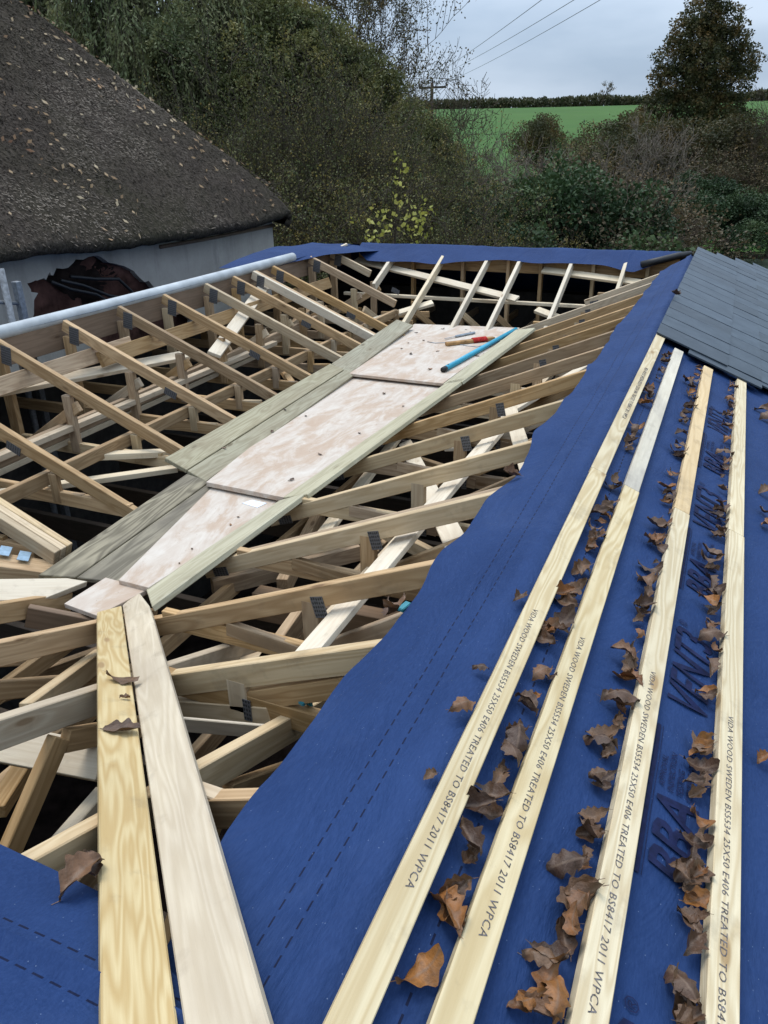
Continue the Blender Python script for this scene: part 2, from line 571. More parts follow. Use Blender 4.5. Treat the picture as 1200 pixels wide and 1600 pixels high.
def m_slate():
    t = NT('natural_slate')
    tc = t.n('ShaderNodeTexCoord'); info = t.n('ShaderNodeObjectInfo')
    v = t.n('ShaderNodeVectorMath', operation='ADD'); t.set(v.inputs[0], tc.outputs['Object'])
    cx = t.n('ShaderNodeCombineXYZ'); t.set(cx.inputs[0], t.math('MULTIPLY', info.outputs['Random'], 50.0)); t.set(v.inputs[1], cx.outputs[0])
    f = t.noise(v.outputs[0], 9.0, 7, 0.65, 0.4)
    c = t.mix(t.ramp(f, [(0.3, 0.0), (0.75, 1.0)]), (0.020, 0.031, 0.043), (0.050, 0.066, 0.082))
    hs = t.n('ShaderNodeHueSaturation'); t.set(hs.inputs['Color'], c)
    t.set(hs.inputs['Value'], t.math('ADD', 0.8, t.math('MULTIPLY', info.outputs['Random'], 0.45)))
    sm = t.noise(t.mapping(v.outputs[0], (2, 9, 2)), 1.5, 4, 0.6)
    c = t.mix(t.ramp(sm, [(0.62, 0.0), (0.8, 0.4)]), hs.outputs['Color'], (0.20, 0.23, 0.26))
    t.bump(f, 0.25, 0.006)
    return t.fin(c, 0.48, 0.4)


M_SLATE = m_slate()


def m_thatch():
    t = NT('old_thatch')
    tc = t.n('ShaderNodeTexCoord'); P = tc.outputs['Object']
    a = t.noise(t.mapping(P, (34, 34, 14)), 1.0, 6, 0.75)
    b = t.noise(P, 1.2, 5, 0.6)
    c = t.mix(t.ramp(a, [(0.34, 0.0), (0.68, 1.0)]), (0.022, 0.017, 0.013), (0.135, 0.108, 0.088))
    c = t.mix(t.ramp(b, [(0.4, 0.0), (0.7, 0.5)]), c, (0.050, 0.048, 0.026))
    t.bump(a, 0.9, 0.05)
    return t.fin(c, 0.95, 0.05)


M_THATCH = m_thatch()
M_LIME = None


def m_render():
    t = NT('grey_lime_render')
    tc = t.n('ShaderNodeTexCoord'); P = tc.outputs['Object']
    a = t.noise(P, 2.0, 7, 0.65); b = t.noise(P, 26.0, 5, 0.6)
    c = t.mix(t.ramp(a, [(0.3, 0.0), (0.7, 1.0)]), (0.31, 0.285, 0.245), (0.44, 0.41, 0.36))
    c = t.mix(t.ramp(t.noise(t.mapping(P, (3, 3, 0.6)), 1.5, 5, 0.7), [(0.55, 0), (0.8, 0.5)]), c, (0.10, 0.095, 0.085))
    t.bump(b, 0.5, 0.01)
    return t.fin(c, 0.9, 0.1)


M_LIME = m_render()
M_COB = m_plain('red_cob_earth', (0.085, 0.042, 0.033), 0.95, 0.05, 0, 5, 0.7, 0.8)
M_SOOT_SHADE = m_plain('black_soot_shade_earth', (0.020, 0.014, 0.012), 0.95, 0.05, 0, 6, 0.6, 0.8)  # soot on the cob; also the floor's near black, imitating shade


def m_leaf(name, stops, rough=0.6, trans=0.25, spec=0.25, clump=0.9):
    t = NT(name)
    g = t.n('ShaderNodeNewGeometry')
    info = t.n('ShaderNodeObjectInfo')
    tcl = t.n('ShaderNodeTexCoord')
    cl_ = t.noise(tcl.outputs['Object'], clump, 3, 0.55)
    cl_ = t.ramp(cl_, [(0.36, 0.0), (0.64, 1.0)])
    f = t.math('ADD', t.math('MULTIPLY', g.outputs['Random Per Island'], 0.22), t.math('MULTIPLY', cl_, 0.78))
    c = t.ramp(f, stops)
    hs = t.n('ShaderNodeHueSaturation'); t.set(hs.inputs['Color'], c)
    t.set(hs.inputs['Value'], t.math('ADD', 0.8, t.math('MULTIPLY', info.outputs['Random'], 0.4)))
    tr = t.n('ShaderNodeBsdfTranslucent'); t.set(tr.inputs['Color'], hs.outputs['Color'])
    mx = t.n('ShaderNodeMixShader'); mx.inputs[0].default_value = trans
    t.fin(hs.outputs['Color'], rough, spec)
    t.t.links.new(t.b.outputs[0], mx.inputs[1]); t.t.links.new(tr.outputs[0], mx.inputs[2])
    t.t.links.new(mx.outputs[0], t.out.inputs['Surface'])
    return t.m


M_L_SCRUB = m_leaf('scrub_leaf', [(0.0, (0.036, 0.050, 0.017)), (0.35, (0.088, 0.102, 0.034)), (0.6, (0.14, 0.13, 0.044)), (0.8, (0.18, 0.14, 0.044)), (1.0, (0.28, 0.21, 0.05))])
M_L_OLIVE = m_leaf('olive_leaf', [(0.0, (0.030, 0.042, 0.014)), (0.4, (0.105, 0.118, 0.040)), (0.75, (0.19, 0.18, 0.062)), (1.0, (0.29, 0.23, 0.07))], clump=0.7)
M_L_WILLOW = m_leaf('willow_leaf', [(0.0, (0.065, 0.088, 0.034)), (0.5, (0.13, 0.145, 0.062)), (1.0, (0.23, 0.22, 0.10))])
M_L_OAK = m_leaf('oak_leaf_crown', [(0.0, (0.028, 0.036, 0.014)), (0.5, (0.065, 0.062, 0.022)), (0.8, (0.115, 0.078, 0.028)), (1.0, (0.18, 0.11, 0.034))])
M_L_GREEN = m_leaf('evergreen_leaf', [(0.0, (0.013, 0.026, 0.010)), (0.5, (0.030, 0.055, 0.020)), (0.85, (0.058, 0.090, 0.032)), (1.0, (0.10, 0.13, 0.05))], 0.55, 0.15, 0.2)
M_L_BROWN = m_leaf('bramble_leaf', [(0.0, (0.055, 0.060, 0.028)), (0.4, (0.095, 0.080, 0.042)), (0.75, (0.15, 0.105, 0.055)), (1.0, (0.20, 0.125, 0.055))])
M_L_YELLOW = m_leaf('yellow_leaf', [(0.0, (0.20, 0.22, 0.04)), (0.5, (0.38, 0.36, 0.07)), (1.0, (0.50, 0.46, 0.14))], 0.5, 0.3)
M_L_HEDGE = m_leaf('hedge_leaf', [(0.0, (0.038, 0.048, 0.022)), (0.6, (0.070, 0.070, 0.032)), (1.0, (0.11, 0.095, 0.045))])
M_BARK = m_plain('grey_brown_bark', (0.075, 0.062, 0.048), 0.9, 0.1, 0, 18, 0.4, 0.5)
M_TWIG = m_plain('dark_twig', (0.060, 0.045, 0.032), 0.9, 0.1, 0, 8, 0.3)
M_WIRE = m_plain('aluminium_wire', (0.20, 0.21, 0.22), 0.6, 0.3)
M_TWIG_MID = m_plain('brown_twig', (0.062, 0.052, 0.036), 0.9, 0.1, 0, 8, 0.3)
M_TWIG_PALE = m_plain('pale_twig', (0.17, 0.14, 0.11), 0.9, 0.1, 0, 8, 0.3)


def m_dead_leaf():
    t = NT('dead_leaf')
    tc = t.n('ShaderNodeTexCoord'); info = t.n('ShaderNodeObjectInfo'); P = tc.outputs['Object']
    base = t.ramp(info.outputs['Random'], [(0.0, (0.045, 0.021, 0.011)), (0.35, (0.095, 0.048, 0.024)), (0.65, (0.15, 0.082, 0.042)), (0.82, (0.17, 0.068, 0.022)), (1.0, (0.28, 0.11, 0.022))])
    f = t.noise(P, 55.0, 5, 0.65)
    c = t.mix(t.ramp(f, [(0.4, 0.0), (0.75, 0.7)]), base, (0.030, 0.017, 0.010))
    sep = t.n('ShaderNodeSeparateXYZ'); t.set(sep.inputs[0], P)
    # midrib and side veins, in the leaf's own length (X) and width (Y)
    rib = t.ramp(t.math('ABSOLUTE', sep.outputs[1]), [(0.0, 1.0), (0.0016, 0.0)])
    vv = t.math('FRACT', t.math('MULTIPLY', t.math('SUBTRACT', sep.outputs[0], t.math('ABSOLUTE', sep.outputs[1])), 75.0))
    vein = t.ramp(vv, [(0.0, 1.0), (0.12, 0.0)])
    c = t.mix(t.math('MULTIPLY', t.math('MAXIMUM', rib, t.math('MULTIPLY', vein, 0.5)), 0.55), c, (0.17, 0.11, 0.07))
    t.bump(f, 0.7, 0.004)
    return t.fin(c, 0.5, 0.4)


M_DEAD = m_dead_leaf()


def m_grass(name, c1, c2, c3, sc):
    t = NT(name)
    tc = t.n('ShaderNodeTexCoord'); P = tc.outputs['Object']
    a = t.noise(P, sc, 6, 0.65); b = t.noise(P, sc * 14, 4, 0.7)
    c = t.mix(t.ramp(a, [(0.3, 0.0), (0.7, 1.0)]), c1, c2)
    c = t.mix(t.ramp(b, [(0.45, 0.0), (0.75, 0.5)]), c, c3)
    t.bump(b, 0.6, 0.1)
    return t.fin(c, 0.9, 0.08)


M_FIELD = m_grass('field_grass', (0.045, 0.100, 0.026), (0.065, 0.130, 0.034), (0.075, 0.105, 0.034), 0.05)
M_SOIL = m_grass('leaf_strewn_soil', (0.025, 0.018, 0.012), (0.045, 0.032, 0.020), (0.07, 0.045, 0.025), 1.2)
M_WATER = m_plain('duckweed_water', (0.105, 0.135, 0.075), 0.5, 0.35, 0, 1.2, 0.35)

# ------------------------------------------------------------------ ground, hill, water
def ground_z(X, Y):
    D = math.hypot(X, Y)
    # gentle valley, then the hill with the pasture
    pts = [(0, -4.6), (40, -4.6), (50, -3.1), (70, -1.0), (100, 1.6), (140, 4.9), (170, 6.9), (200, 7.5), (300, 5.0), (900, -10.0)]
    for (d0, z0), (d1, z1) in zip(pts, pts[1:]):
        if D <= d1:
            t = (D - d0) / (d1 - d0)
            z = z0 + (z1 - z0) * t
            break
    else:
        z = pts[-1][1]
    if D > 26:
        z += 0.25 * noise.noise(Vector((X * 0.02, Y * 0.02, 3.0))) * min(1, (D - 26) / 30) * 2
    return z


dist = [0, 4, 8, 12, 18, 24, 28, 32, 36, 40, 46, 52, 60, 70, 80, 92, 104, 118, 132, 146, 160, 172, 184, 200, 225, 260, 320, 420, 600, 900, 1400]
na = 97
G = np.zeros((len(dist), na, 3))
for i, d in enumerate(dist):
    for k in range(na):
        a = 2 * math.pi * k / (na - 1)
        X, Y = d * math.sin(a), d * math.cos(a)
        G[i, k] = (X, Y, ground_z(X, Y))
ter = grid_mesh('ground', G, M_SOIL)
ter['kind'] = 'structure'
ter.data.materials.append(M_FIELD)
cen = np.array([p.center for p in ter.data.polygons])
for p in ter.data.polygons:
    if math.hypot(p.center.x, p.center.y) > 40:
        p.material_index = 1

# pond with duckweed to the right behind the slated roof
bm = bmesh.new()
pc = at(1190, 392, 33.0)
ring = [bm.verts.new((pc[0] + (9 + 1.2 * math.sin(3 * a + 1)) * math.cos(a), pc[1] + (5 + 0.8 * math.sin(2 * a)) * math.sin(a), 0)) for a in [2 * math.pi * k / 40 for k in range(40)]]
bm.faces.new(ring)
water = bm_obj('pond', bm, M_WATER, None, Matrix.Translation((0, 0, GROUND + 0.06)))
water['kind'] = 'structure'

# ------------------------------------------------------------------ unseen building shell, added to keep the interior dark
OE = 1.75                         # outer slope run beyond the ridges
shell = thing('unfinished_house', 'dark block walls added to close in the house under the open roof', 'house', (-2.0, 4.0, GROUND))
EZ = RZ - OE * TN
ex0, ex1, ey0, ey1 = LX - 1.25, RX + OE - 0.25, NY - OE + 0.25, FY + OE - 0.25


def wall(name, x0, y0, x1, y1, z0, z1, mat, parent):
    v = [(x0, y0, z0), (x1, y0, z0), (x1, y1, z0), (x0, y1, z0), (x0, y0, z1), (x1, y0, z1), (x1, y1, z1), (x0, y1, z1)]
    f = [(0, 3, 2, 1), (4, 5, 6, 7), (0, 1, 5, 4), (1, 2, 6, 5), (2, 3, 7, 6), (3, 0, 4, 7)]
    return mesh_obj(name, v, f, mat, parent)


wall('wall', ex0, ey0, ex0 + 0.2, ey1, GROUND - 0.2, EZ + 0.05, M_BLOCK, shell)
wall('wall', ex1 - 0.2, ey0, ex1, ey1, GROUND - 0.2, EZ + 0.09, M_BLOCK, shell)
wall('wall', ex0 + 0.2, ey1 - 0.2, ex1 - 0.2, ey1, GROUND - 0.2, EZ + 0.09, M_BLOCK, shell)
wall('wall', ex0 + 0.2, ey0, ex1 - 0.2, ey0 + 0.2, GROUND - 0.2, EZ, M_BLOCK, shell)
# the other outward slopes, unseen; membrane added to shut out light
c = [(LX, NY), (RX, NY), (RX, FY), (LX, FY)]
o_ = [(LX - 1.3, NY - OE), (RX + OE, NY - OE), (RX + OE, FY + OE), (LX - 1.3, FY + OE)]
zl = RZ - 1.3 * TN


def slope(name, quad):
    P = np.array(quad, float)
    u = np.linspace(0, 1, 24)[:, None, None]; v = np.linspace(0, 1, 8)[None, :, None]
    g = (1 - u) * (1 - v) * P[0] + u * (1 - v) * P[1] + u * v * P[2] + (1 - u) * v * P[3]
    for i in range(24):
        for j in range(8):
            g[i, j, 2] += 0.012 * noise.noise(Vector(g[i, j] * 3)) - 0.012
    return grid_mesh(name, g, M_MEM_N, shell)


slope('added_outer_membrane', [(LX, NY, RZ), (LX, FY, RZ), (LX - 1.3, FY + OE, zl), (LX - 1.3, NY - OE, zl)])
slope('added_outer_membrane', [(LX, FY, RZ), (RX, FY, RZ), (RX + OE, FY + OE, EZ), (LX - 1.3, FY + OE, EZ)])
slope('added_outer_membrane', [(RX, NY, RZ), (LX, NY, RZ), (LX - 1.3, NY - OE, zl), (RX + OE, NY - OE, EZ)])
# an inner wall head and floor, coloured near black to stand in for deep shade
wall('floor', ex0 + 0.2, ey0 + 0.2, ex1 - 0.2, ey1 - 0.2, GROUND - 0.05, GROUND + 0.08, M_SOOT_SHADE, shell)
# ------------------------------------------------------------------ roof trusses
ORD = ['first', 'second', 'third', 'fourth', 'fifth', 'sixth', 'seventh', 'eighth', 'ninth', 'tenth', 'eleventh', 'twelfth', 'thirteenth', 'fourteenth', 'fifteenth']
W, H = 0.033, 0.071
CHZ = -1.60                       # top of the bottom chords


def plate(parent, p, nrm, along, sx=0.085, sz=0.06, th=0.0025):
    """punched plate on a timber's face"""
    bm = bmesh.new()
    bmesh.ops.create_cube(bm, size=1.0)
    bmesh.ops.scale(bm, vec=(sx, sz, th), verts=bm.verts)
    return bm_obj('nail_plate', bm, M_PLATE, parent, frame(Vector(p), along, nrm))


def zR(X): return RZ + (X - RX) * TN
def zL(X): return RZ - (X - LX) * TN
def zF(Y): return RZ - (FY - Y) * TN
def zN(Y): return -1.55 + (1.83 - Y) * TN


right_Y = [0.87, 1.38, 1.81, 2.31, 2.84, 3.41, 3.96, 4.48, 4.95, 5.38, 5.81, 6.29, 6.82, 7.30]
for i, Y in enumerate(right_Y):
    xl = -1.86
    if Y < 1.9:
        xl = max(-1.86, -(Y + 0.06))
    if Y > 6.6:
        xl = -1.86 + (Y - 6.6)
    t = thing('roof_truss', '%s pine truss from the camera under the blue membrane\'s torn edge' % ORD[i], 'roof truss', (-1.0, Y, CHZ), 'trusses of the right hand slope')
    r = beam('rafter', (xl, Y, zR(xl)), (RX - 0.035, Y, zR(RX - 0.035) - 0.004), W, H, pine(), t, (0, 0, 1))
    if i == 3:
        beam('rafter', (xl, Y + W + 0.004, zR(xl) - 0.004), (RX - 0.035, Y + W + 0.004, zR(RX - 0.035) - 0.006), W, H, pine(), t)
    for k in range(1, 2):
        px = xl + 0.11 + rnd.uniform(-.02, .02)
        if px < RX - 0.3:
            plate(r, (px, Y - W / 2 - 0.0012, zR(px) - 0.058), (0, -1, 0), (CS, 0, SN * 0.7), 0.075, 0.04)
    if True:
        cz = max(-1.46, zR(xl) + 0.08) - 0.006 * (i % 2)
        x0 = RX + (cz - RZ) / TN
        beam('bottom_chord', (x0 - 0.06, Y + 0.002, cz), (RX + 0.3, Y + 0.002, cz - 0.003), W * 0.96, H, pine(), t)
    if xl < -1.2:
        xp = -1.02 + rnd.uniform(-.03, .03)
        beam('post', (xp, Y, zR(xp) - H * 0.9), (xp, Y, cz - H + 0.01), 0.034, 0.06, pine(), t, (1, 0, 0))
        if i % 3 != 1:
            plate(r, (xp + 0.005, Y - W / 2 - 0.0012, zR(xp) - 0.075), (0, -1, 0), (-0.25, 0, 1), 0.075, 0.045)
        plate(r, (xp, Y - W / 2 - 0.0016, cz - 0.045), (0, -1, 0), (0, 0, 1), 0.07, 0.025)
        beam('web', (xp - 0.05, Y + 0.003, cz - 0.01), (RX - 0.05, Y + 0.003, RZ - 0.1), 0.030, 0.06, pine(), t)
        beam('web', (xp + 0.06, Y - 0.004, cz - 0.02), (xp - 0.36, Y - 0.004, zR(xp - 0.36) - 0.07), 0.026, 0.055, pine(), t)

# left slope: rafter heads measured along the grey pipe
left_px = [(0, 525), (105, 497), (190, 475), (262, 457), (325, 440), (373, 429), (403, 421), (433, 413), (473, 403), (529, 403)]
left_Y = [1.62, 2.08, 2.56] + [float(onZ(x, y, RZ + 0.0)[1]) for x, y in left_px[:8]] + [6.98, 7.45]
for i, Y in enumerate(left_Y):
    xr = -2.30
    if Y < 2.1:
        xr = -2.42 - (2.08 - Y)
    if Y > 6.7:
        xr = -2.45 - (Y - 6.55)
    t = thing('roof_truss', '%s pine truss from the camera on the thatched cottage side' % ORD[i], 'roof truss', (-3.0, Y, CHZ), 'trusses of the cottage side slope')
    plies = 3 if i == 1 else (2 if i == 9 else 1)
    for k in range(plies):
        yy = Y + k * (W + 0.003)
        r = beam('rafter', (xr, yy, zL(xr) - 0.001 * k), (LX + 0.03, yy, zL(LX + 0.03) - 0.002 * k), W, H, M_PINE_PALE if (i == 9 and k == 0) else (M_PINE_C if i == 1 else pine()), t)
    plate(r, (LX + 0.10, Y - W / 2 - 0.001, zL(LX + 0.10) - 0.065), (0, -1, 0), (0.2, 0, 1), 0.11, 0.075)
    px = -3.05 + rnd.uniform(-.08, .08)
    if i % 2 == 0:
        plate(r, (px, Y - W / 2 - 0.001, zL(px) - 0.075), (0, -1, 0), (CS, 0, -SN), 0.09, 0.045)
    cz = -1.50 - 0.012 * (i % 2)
    beam('bottom_chord', (LX - 0.6, Y + 0.002, cz), (xr - 0.13, Y + 0.002, cz - 0.002), W * 0.96, H, pine(), t)
    beam('post', (LX + 0.07, Y, zL(LX + 0.07) - 0.085), (LX + 0.07, Y, cz - H + 0.01), 0.034, 0.07, pine(), t, (1, 0, 0))
    beam('post', (-3.30, Y - 0.003, zL(-3.30) - 0.086), (-3.30, Y - 0.003, cz - H + 0.01), 0.034, 0.06, pine(), t, (1, 0, 0))
    beam('web', (LX + 0.1, Y + 0.003, cz - 0.03), (-3.28, Y + 0.003, zL(-3.3) - 0.12), 0.03, 0.06, pine(), t)
    beam('post', (-2.86, Y - 0.003, zL(-2.86) - 0.08), (-2.86, Y - 0.003, cz - H + 0.01), 0.03, 0.05, pine(), t, (1, 0, 0))
    beam('web', (-3.25, Y + 0.003, cz - 0.03), (-2.72, Y + 0.003, zL(-2.72) - 0.11), 0.03, 0.06, pine(), t)

# far slope jack rafters
far_X = [-3.26, -2.71, -2.23, -1.90, -1.39, -0.89]
for i, X in enumerate(far_X):
    yl = 6.62 if -2.72 < X < -1.35 else (6.55 + abs(X + 2.05) - 0.72 + 0.25)
    t = thing('jack_truss', '%s pale jack truss from the left under the far ridge membrane' % ORD[i], 'roof truss', (X, 7.3, CHZ), 'jack trusses of the far slope')
    beam('rafter', (X, yl, zF(yl)), (X, FY - 0.03, zF(FY - 0.03)), W, 0.075, M_PINE_PALE, t)
    beam('post', (X + 0.2, 7.86, zF(7.86) - 0.02), (X + 0.2, 7.86, CHZ - 0.4), 0.034, 0.07, pine(), t, (0, -1, 0))
    beam('web', (X + 0.01, 7.05, zF(7.05) - 0.08), (X + 0.20, 7.5, CHZ - 0.15), 0.03, 0.06, pine(), t)
    beam('bottom_chord', (X + 0.04, 6.5, CHZ - 0.12), (X + 0.04, 9.0, CHZ - 0.12), W, H, pine(), t)

# near slope jack trusses: their rafters run on under the valley planks
near_X = [float(onP(150, 970, nN, dN)[0]), float(onP(150, 1072, nN, dN)[0]), float(onP(150, 1280, nN, dN)[0]), -2.25]
for i, X in enumerate(near_X):
    t = thing('jack_truss', ['pine jack rafter reaching the plywood end left of the valley planks',
                             'middle pine jack rafter crossing under the two valley planks',
                             'orange pine jack rafter crossing under the valley planks beside the blue sheet',
                             'pine jack rafter under the pale plank at the left edge'][i], 'roof truss', (X, 1.0, CHZ), 'jack trusses of the near slope')
    ye = [2.0, 2.05, 2.15, 1.95][i]
    r = beam('rafter', (X, NY + 0.02, zN(NY + 0.02)), (X, ye, zN(ye)), W, H * 1.1, pine(), t)
    beam('bottom_chord', (X + 0.05, NY, CHZ - 0.13), (X + 0.05, 4.2, CHZ - 0.13), W, H, pine(), t)
    plate(r, (X - W / 2 - 0.001, 1.0 + 0.1 * i, zN(1.0 + 0.1 * i) - 0.06), (-1, 0, 0), (0, CS, -SN), 0.1, 0.05)
    beam('web', (X, 1.1, zN(1.1) - 0.1), (X, 1.75, CHZ - 0.15), 0.03, 0.06, pine(), t)
    beam('web', (X + 0.004, 1.05, zN(1.05) - 0.1), (X + 0.004, 0.5, CHZ - 0.2), 0.03, 0.06, pine(), t)

# ------------------------------------------------------------------ binders, braces and ridge boards (top-level loose timbers)
def timber(name, A, B, w, h, mat, label, cat='timber', up=(0, 0, 1), group=None):
    return tag(beam(name, A, B, w, h, mat, None, up), label, cat, group)


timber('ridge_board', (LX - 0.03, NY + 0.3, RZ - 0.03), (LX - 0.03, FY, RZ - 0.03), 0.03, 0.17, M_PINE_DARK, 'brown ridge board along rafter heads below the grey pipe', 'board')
timber('ridge_board', (LX + 0.1, FY - 0.035, RZ - 0.035), (RX - 0.1, FY - 0.035, RZ - 0.035), 0.03, 0.20, M_PINE, 'brown ridge board behind the far jack rafters', 'board')
timber('ridge_board', (RX, NY, RZ - 0.03), (RX, FY, RZ - 0.03), 0.03, 0.18, M_PINE, 'ridge board beneath the blue membrane on the right', 'board')
timber('ridge_board', (LX + 0.1, NY, zN(NY) - 0.03), (RX - 0.1, NY, zN(NY) - 0.03), 0.03, 0.16, M_PINE, 'ridge board of the near slope under blue sheet', 'board')
# plank on edge under the left rafters, two lengths
ax = -3.62
timber('binder', (ax, 1.5, zL(ax) - 0.095), (ax, 4.05, zL(ax) - 0.095), 0.035, 0.10, M_PINE, 'deep pine binder on edge under rafters, near half by cottage', 'binder', (-.35, 0, 1))
timber('binder', (ax + 0.045, 3.7, zL(ax + 0.045) - 0.097), (ax + 0.045, 6.9, zL(ax + 0.045) - 0.097), 0.035, 0.10, M_PINE, 'deep pine binder on edge under rafters, far half by cottage', 'binder', (-.35, 0, 1))
# pale flat plank lying further down
A = onP(-60, 618, nL, dL, -0.20); B = onP(292, 552, nL, dL, -0.20)
timber('loose_plank', A, B, 0.085, 0.03, M_PINE_PALE, 'pale plank lying flat below the cottage side rafters', 'plank', tuple(nL))
# long binders over the left webs
A = onP(-40, 722, nL, dL, -0.30); B = onP(505, 488, nL, dL, -0.22)
timber('binder', A, B, 0.036, 0.085, M_PINE, 'long brown binder on edge crossing the cottage side webs', 'binder')
A = onP(-40, 748, nL, dL, -0.38); B = onP(400, 552, nL, dL, -0.34)
timber('binder', A, B, 0.05, 0.035, M_PINE_PALE, 'pale long binder just below the brown binder', 'binder')
A = onP(-40, 772, nL, dL, -0.33); B = onP(276, 728, nL, dL, -0.10)
timber('loose_plank', A, B, 0.055, 0.03, M_PINE_PALE, 'grey-white plank with red leaf, running to the treated board', 'plank')
A = onP(145, 708, nL, dL, -0.16); B = onP(285, 702, nL, dL, -0.09)
timber('loose_plank', A, B, 0.06, 0.035, M_PINE_PALE, 'short pale plank end above the grey-white plank', 'plank')
# diagonal pale brace under the left rafters
A = onP(335, 552, nL, dL, -0.10); B = onP(418, 440, nL, dL, -0.10)
timber('brace', A, B, 0.095, 0.025, M_PINE_PALE, 'wide pale diagonal brace under the cottage side rafters', 'brace', tuple(nL))
A = onP(431, 560, nL, dL, -0.22); B = onP(470, 615, nL, dL, -0.16)
timber('brace', A, B, 0.06, 0.03, M_PINE, 'short brown brace meeting the treated board edge', 'brace', tuple(nL))
A = onP(445, 522, nL, dL, -0.35); B = onP(490, 470, nL, dL, -0.35)
timber('brace', A, B, 0.07, 0.03, M_PINE, 'brown brace beside the teal bracket below rafters', 'brace', tuple(nL))
# right side braces under the rafters
A = onP(480, 1015, nR, dR, -0.10); B = onP(775, 672, nR, dR, -0.10)
timber('brace', A, B, 0.095, 0.022, M_PINE_PALE, 'long wide diagonal brace under the right hand rafters', 'brace', tuple(nR))
A = onP(505, 830, nR, dR, -0.13); B = onP(640, 655, nR, dR, -0.13)
timber('brace', A, B, 0.085, 0.022, M_PINE_PALE, 'pale diagonal brace beside the plywood walkway', 'brace', tuple(nR))
A = onP(632, 690, nR, dR, -0.17); B = onP(722, 868, nR, dR, -0.15)
timber('brace', A, B, 0.085, 0.022, M_PINE_PALE, 'pale brace slanting down towards the blue membrane', 'brace', tuple(nR))
A = onP(700, 700, nR, dR, -0.17); B = onP(930, 560, nR, dR, -0.12)
timber('brace', A, B, 0.095, 0.022, M_PINE_PALE, 'far pale brace running up to the membrane edge', 'brace', tuple(nR))
A = onP(795, 632, nR, dR, -0.12); B = onP(826, 735, nR, dR, -0.14)
timber('brace', A, B, 0.075, 0.022, M_PINE_PALE, 'short pale brace at the membrane edge', 'brace', tuple(nR))
# heavy double beam below the right trusses
A = onZ(400, 920, -1.66); B = onZ(680, 975, -1.66)
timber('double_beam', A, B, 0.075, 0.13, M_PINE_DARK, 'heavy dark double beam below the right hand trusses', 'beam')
A = onZ(440, 905, -1.68); B = onZ(500, 790, -1.68)
timber('noggin', A, B, 0.05, 0.09, M_PINE, 'short noggin beside the far end of the heavy beam', 'noggin')
A = onZ(395, 1050, -1.62); B = onZ(470, 945, -1.62)
timber('noggin', A, B, 0.04, 0.09, M_PINE, 'noggin rising between second and third right trusses', 'noggin')
A = onP(272, 1110, nN, dN, -0.13); B = onP(430, 1125, nN, dN, -0.16)
timber('noggin', A, B, 0.07, 0.05, M_PINE_PALE, 'pale chamfered noggin with brown leaf right of valley planks', 'noggin')
A = onP(0, 1160, nN, dN, -0.2); B = onP(160, 1190, nN, dN, -0.2)
timber('brace', A, B, 0.10, 0.022, M_PINE_PALE, 'wide pale plank below the jack rafters left of valley planks', 'brace', (0.1, -0.6, 1))
A = onP(-10, 1260, nN, dN, -0.42); B = onP(75, 1130, nN, dN, -0.35)
timber('brace', A, B, 0.06, 0.04, M_PINE, 'brown strut low at the left edge over dark floor', 'brace')
A = onP(90, 1310, nN, dN, -0.35); B = onP(160, 1230, nN, dN, -0.30)
timber('brace', A, B, 0.04, 0.05, M_PINE_PALE, 'pale strut beside the left valley plank', 'brace')
# far bay
A = onP(556, 404, nF, dF, -0.08); B = onP(808, 466, nF, dF, -0.08)
timber('loose_plank', A, B, 0.09, 0.025, M_PINE_PALE, 'long pale plank slung under the far jack rafters', 'plank', tuple(nF))
A = onP(848, 420, nF, dF, -0.08); B = onP(1000, 440, nF, dF, -0.08)
timber('loose_plank', A, B, 0.09, 0.025, M_PINE_PALE, 'pale plank under the far jack rafters near the slates', 'plank', tuple(nF))
A = onP(580, 500, nF, dF, -0.08); B = onP(676, 471, nF, dF, -0.08)
timber('loose_plank', A, B, 0.075, 0.03, M_PINE_PALE, 'short pale plank behind the far end of the walkway', 'plank', tuple(nF))
A = onP(838, 482, nF, dF, -0.08); B = onP(900, 505, nF, dF, -0.08)
timber('loose_plank', A, B, 0.075, 0.03, M_PINE_PALE, 'short pale offcut at the far right end of walkway', 'plank', tuple(nF))
timber('binder', (-3.7, 7.52, -1.36), (-0.7, 7.52, -1.36), 0.05, 0.03, M_PINE_PALE, 'upper long grey binder across the far bay', 'binder')
timber('binder', (-3.2, 7.25, -1.60), (-0.9, 7.25, -1.60), 0.05, 0.03, M_PINE_PALE, 'lower long grey binder across the far bay', 'binder')
# lower longitudinal binders and deep ceiling joists
for k, (x_, z_, y0_, y1_, w_, h_, lab_) in enumerate(((-3.36, -1.405, 1.3, 5.4, 0.05, 0.034, 'grey binder lying on the chords below the cottage side posts'),
                                          (-2.95, -1.412, 2.2, 7.0, 0.034, 0.07, 'thin binder on edge nearest the treated boards, cottage side'),
                                          (-1.06, -1.424, 1.95, 6.6, 0.05, 0.034, 'flat binder lying on chords beside the plywood, right side'),
                                          (-0.74, -1.385, 1.95, 6.9, 0.034, 0.07, 'binder on edge on the chords under the membrane edge'))):
    timber('binder', (x_, y0_, z_), (x_ + 0.05, y1_, z_ + 0.006), w_, h_, (M_PINE_C, M_PINE, M_PINE_C, M_PINE)[k], lab_, 'binder')
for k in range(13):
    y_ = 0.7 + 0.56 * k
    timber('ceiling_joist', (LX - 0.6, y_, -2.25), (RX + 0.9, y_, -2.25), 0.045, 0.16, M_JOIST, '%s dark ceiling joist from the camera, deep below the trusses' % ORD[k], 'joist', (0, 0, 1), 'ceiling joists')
A = onP(40, 1098, nN, dN, -0.12); B = onP(156, 1014, nN, dN, -0.12)
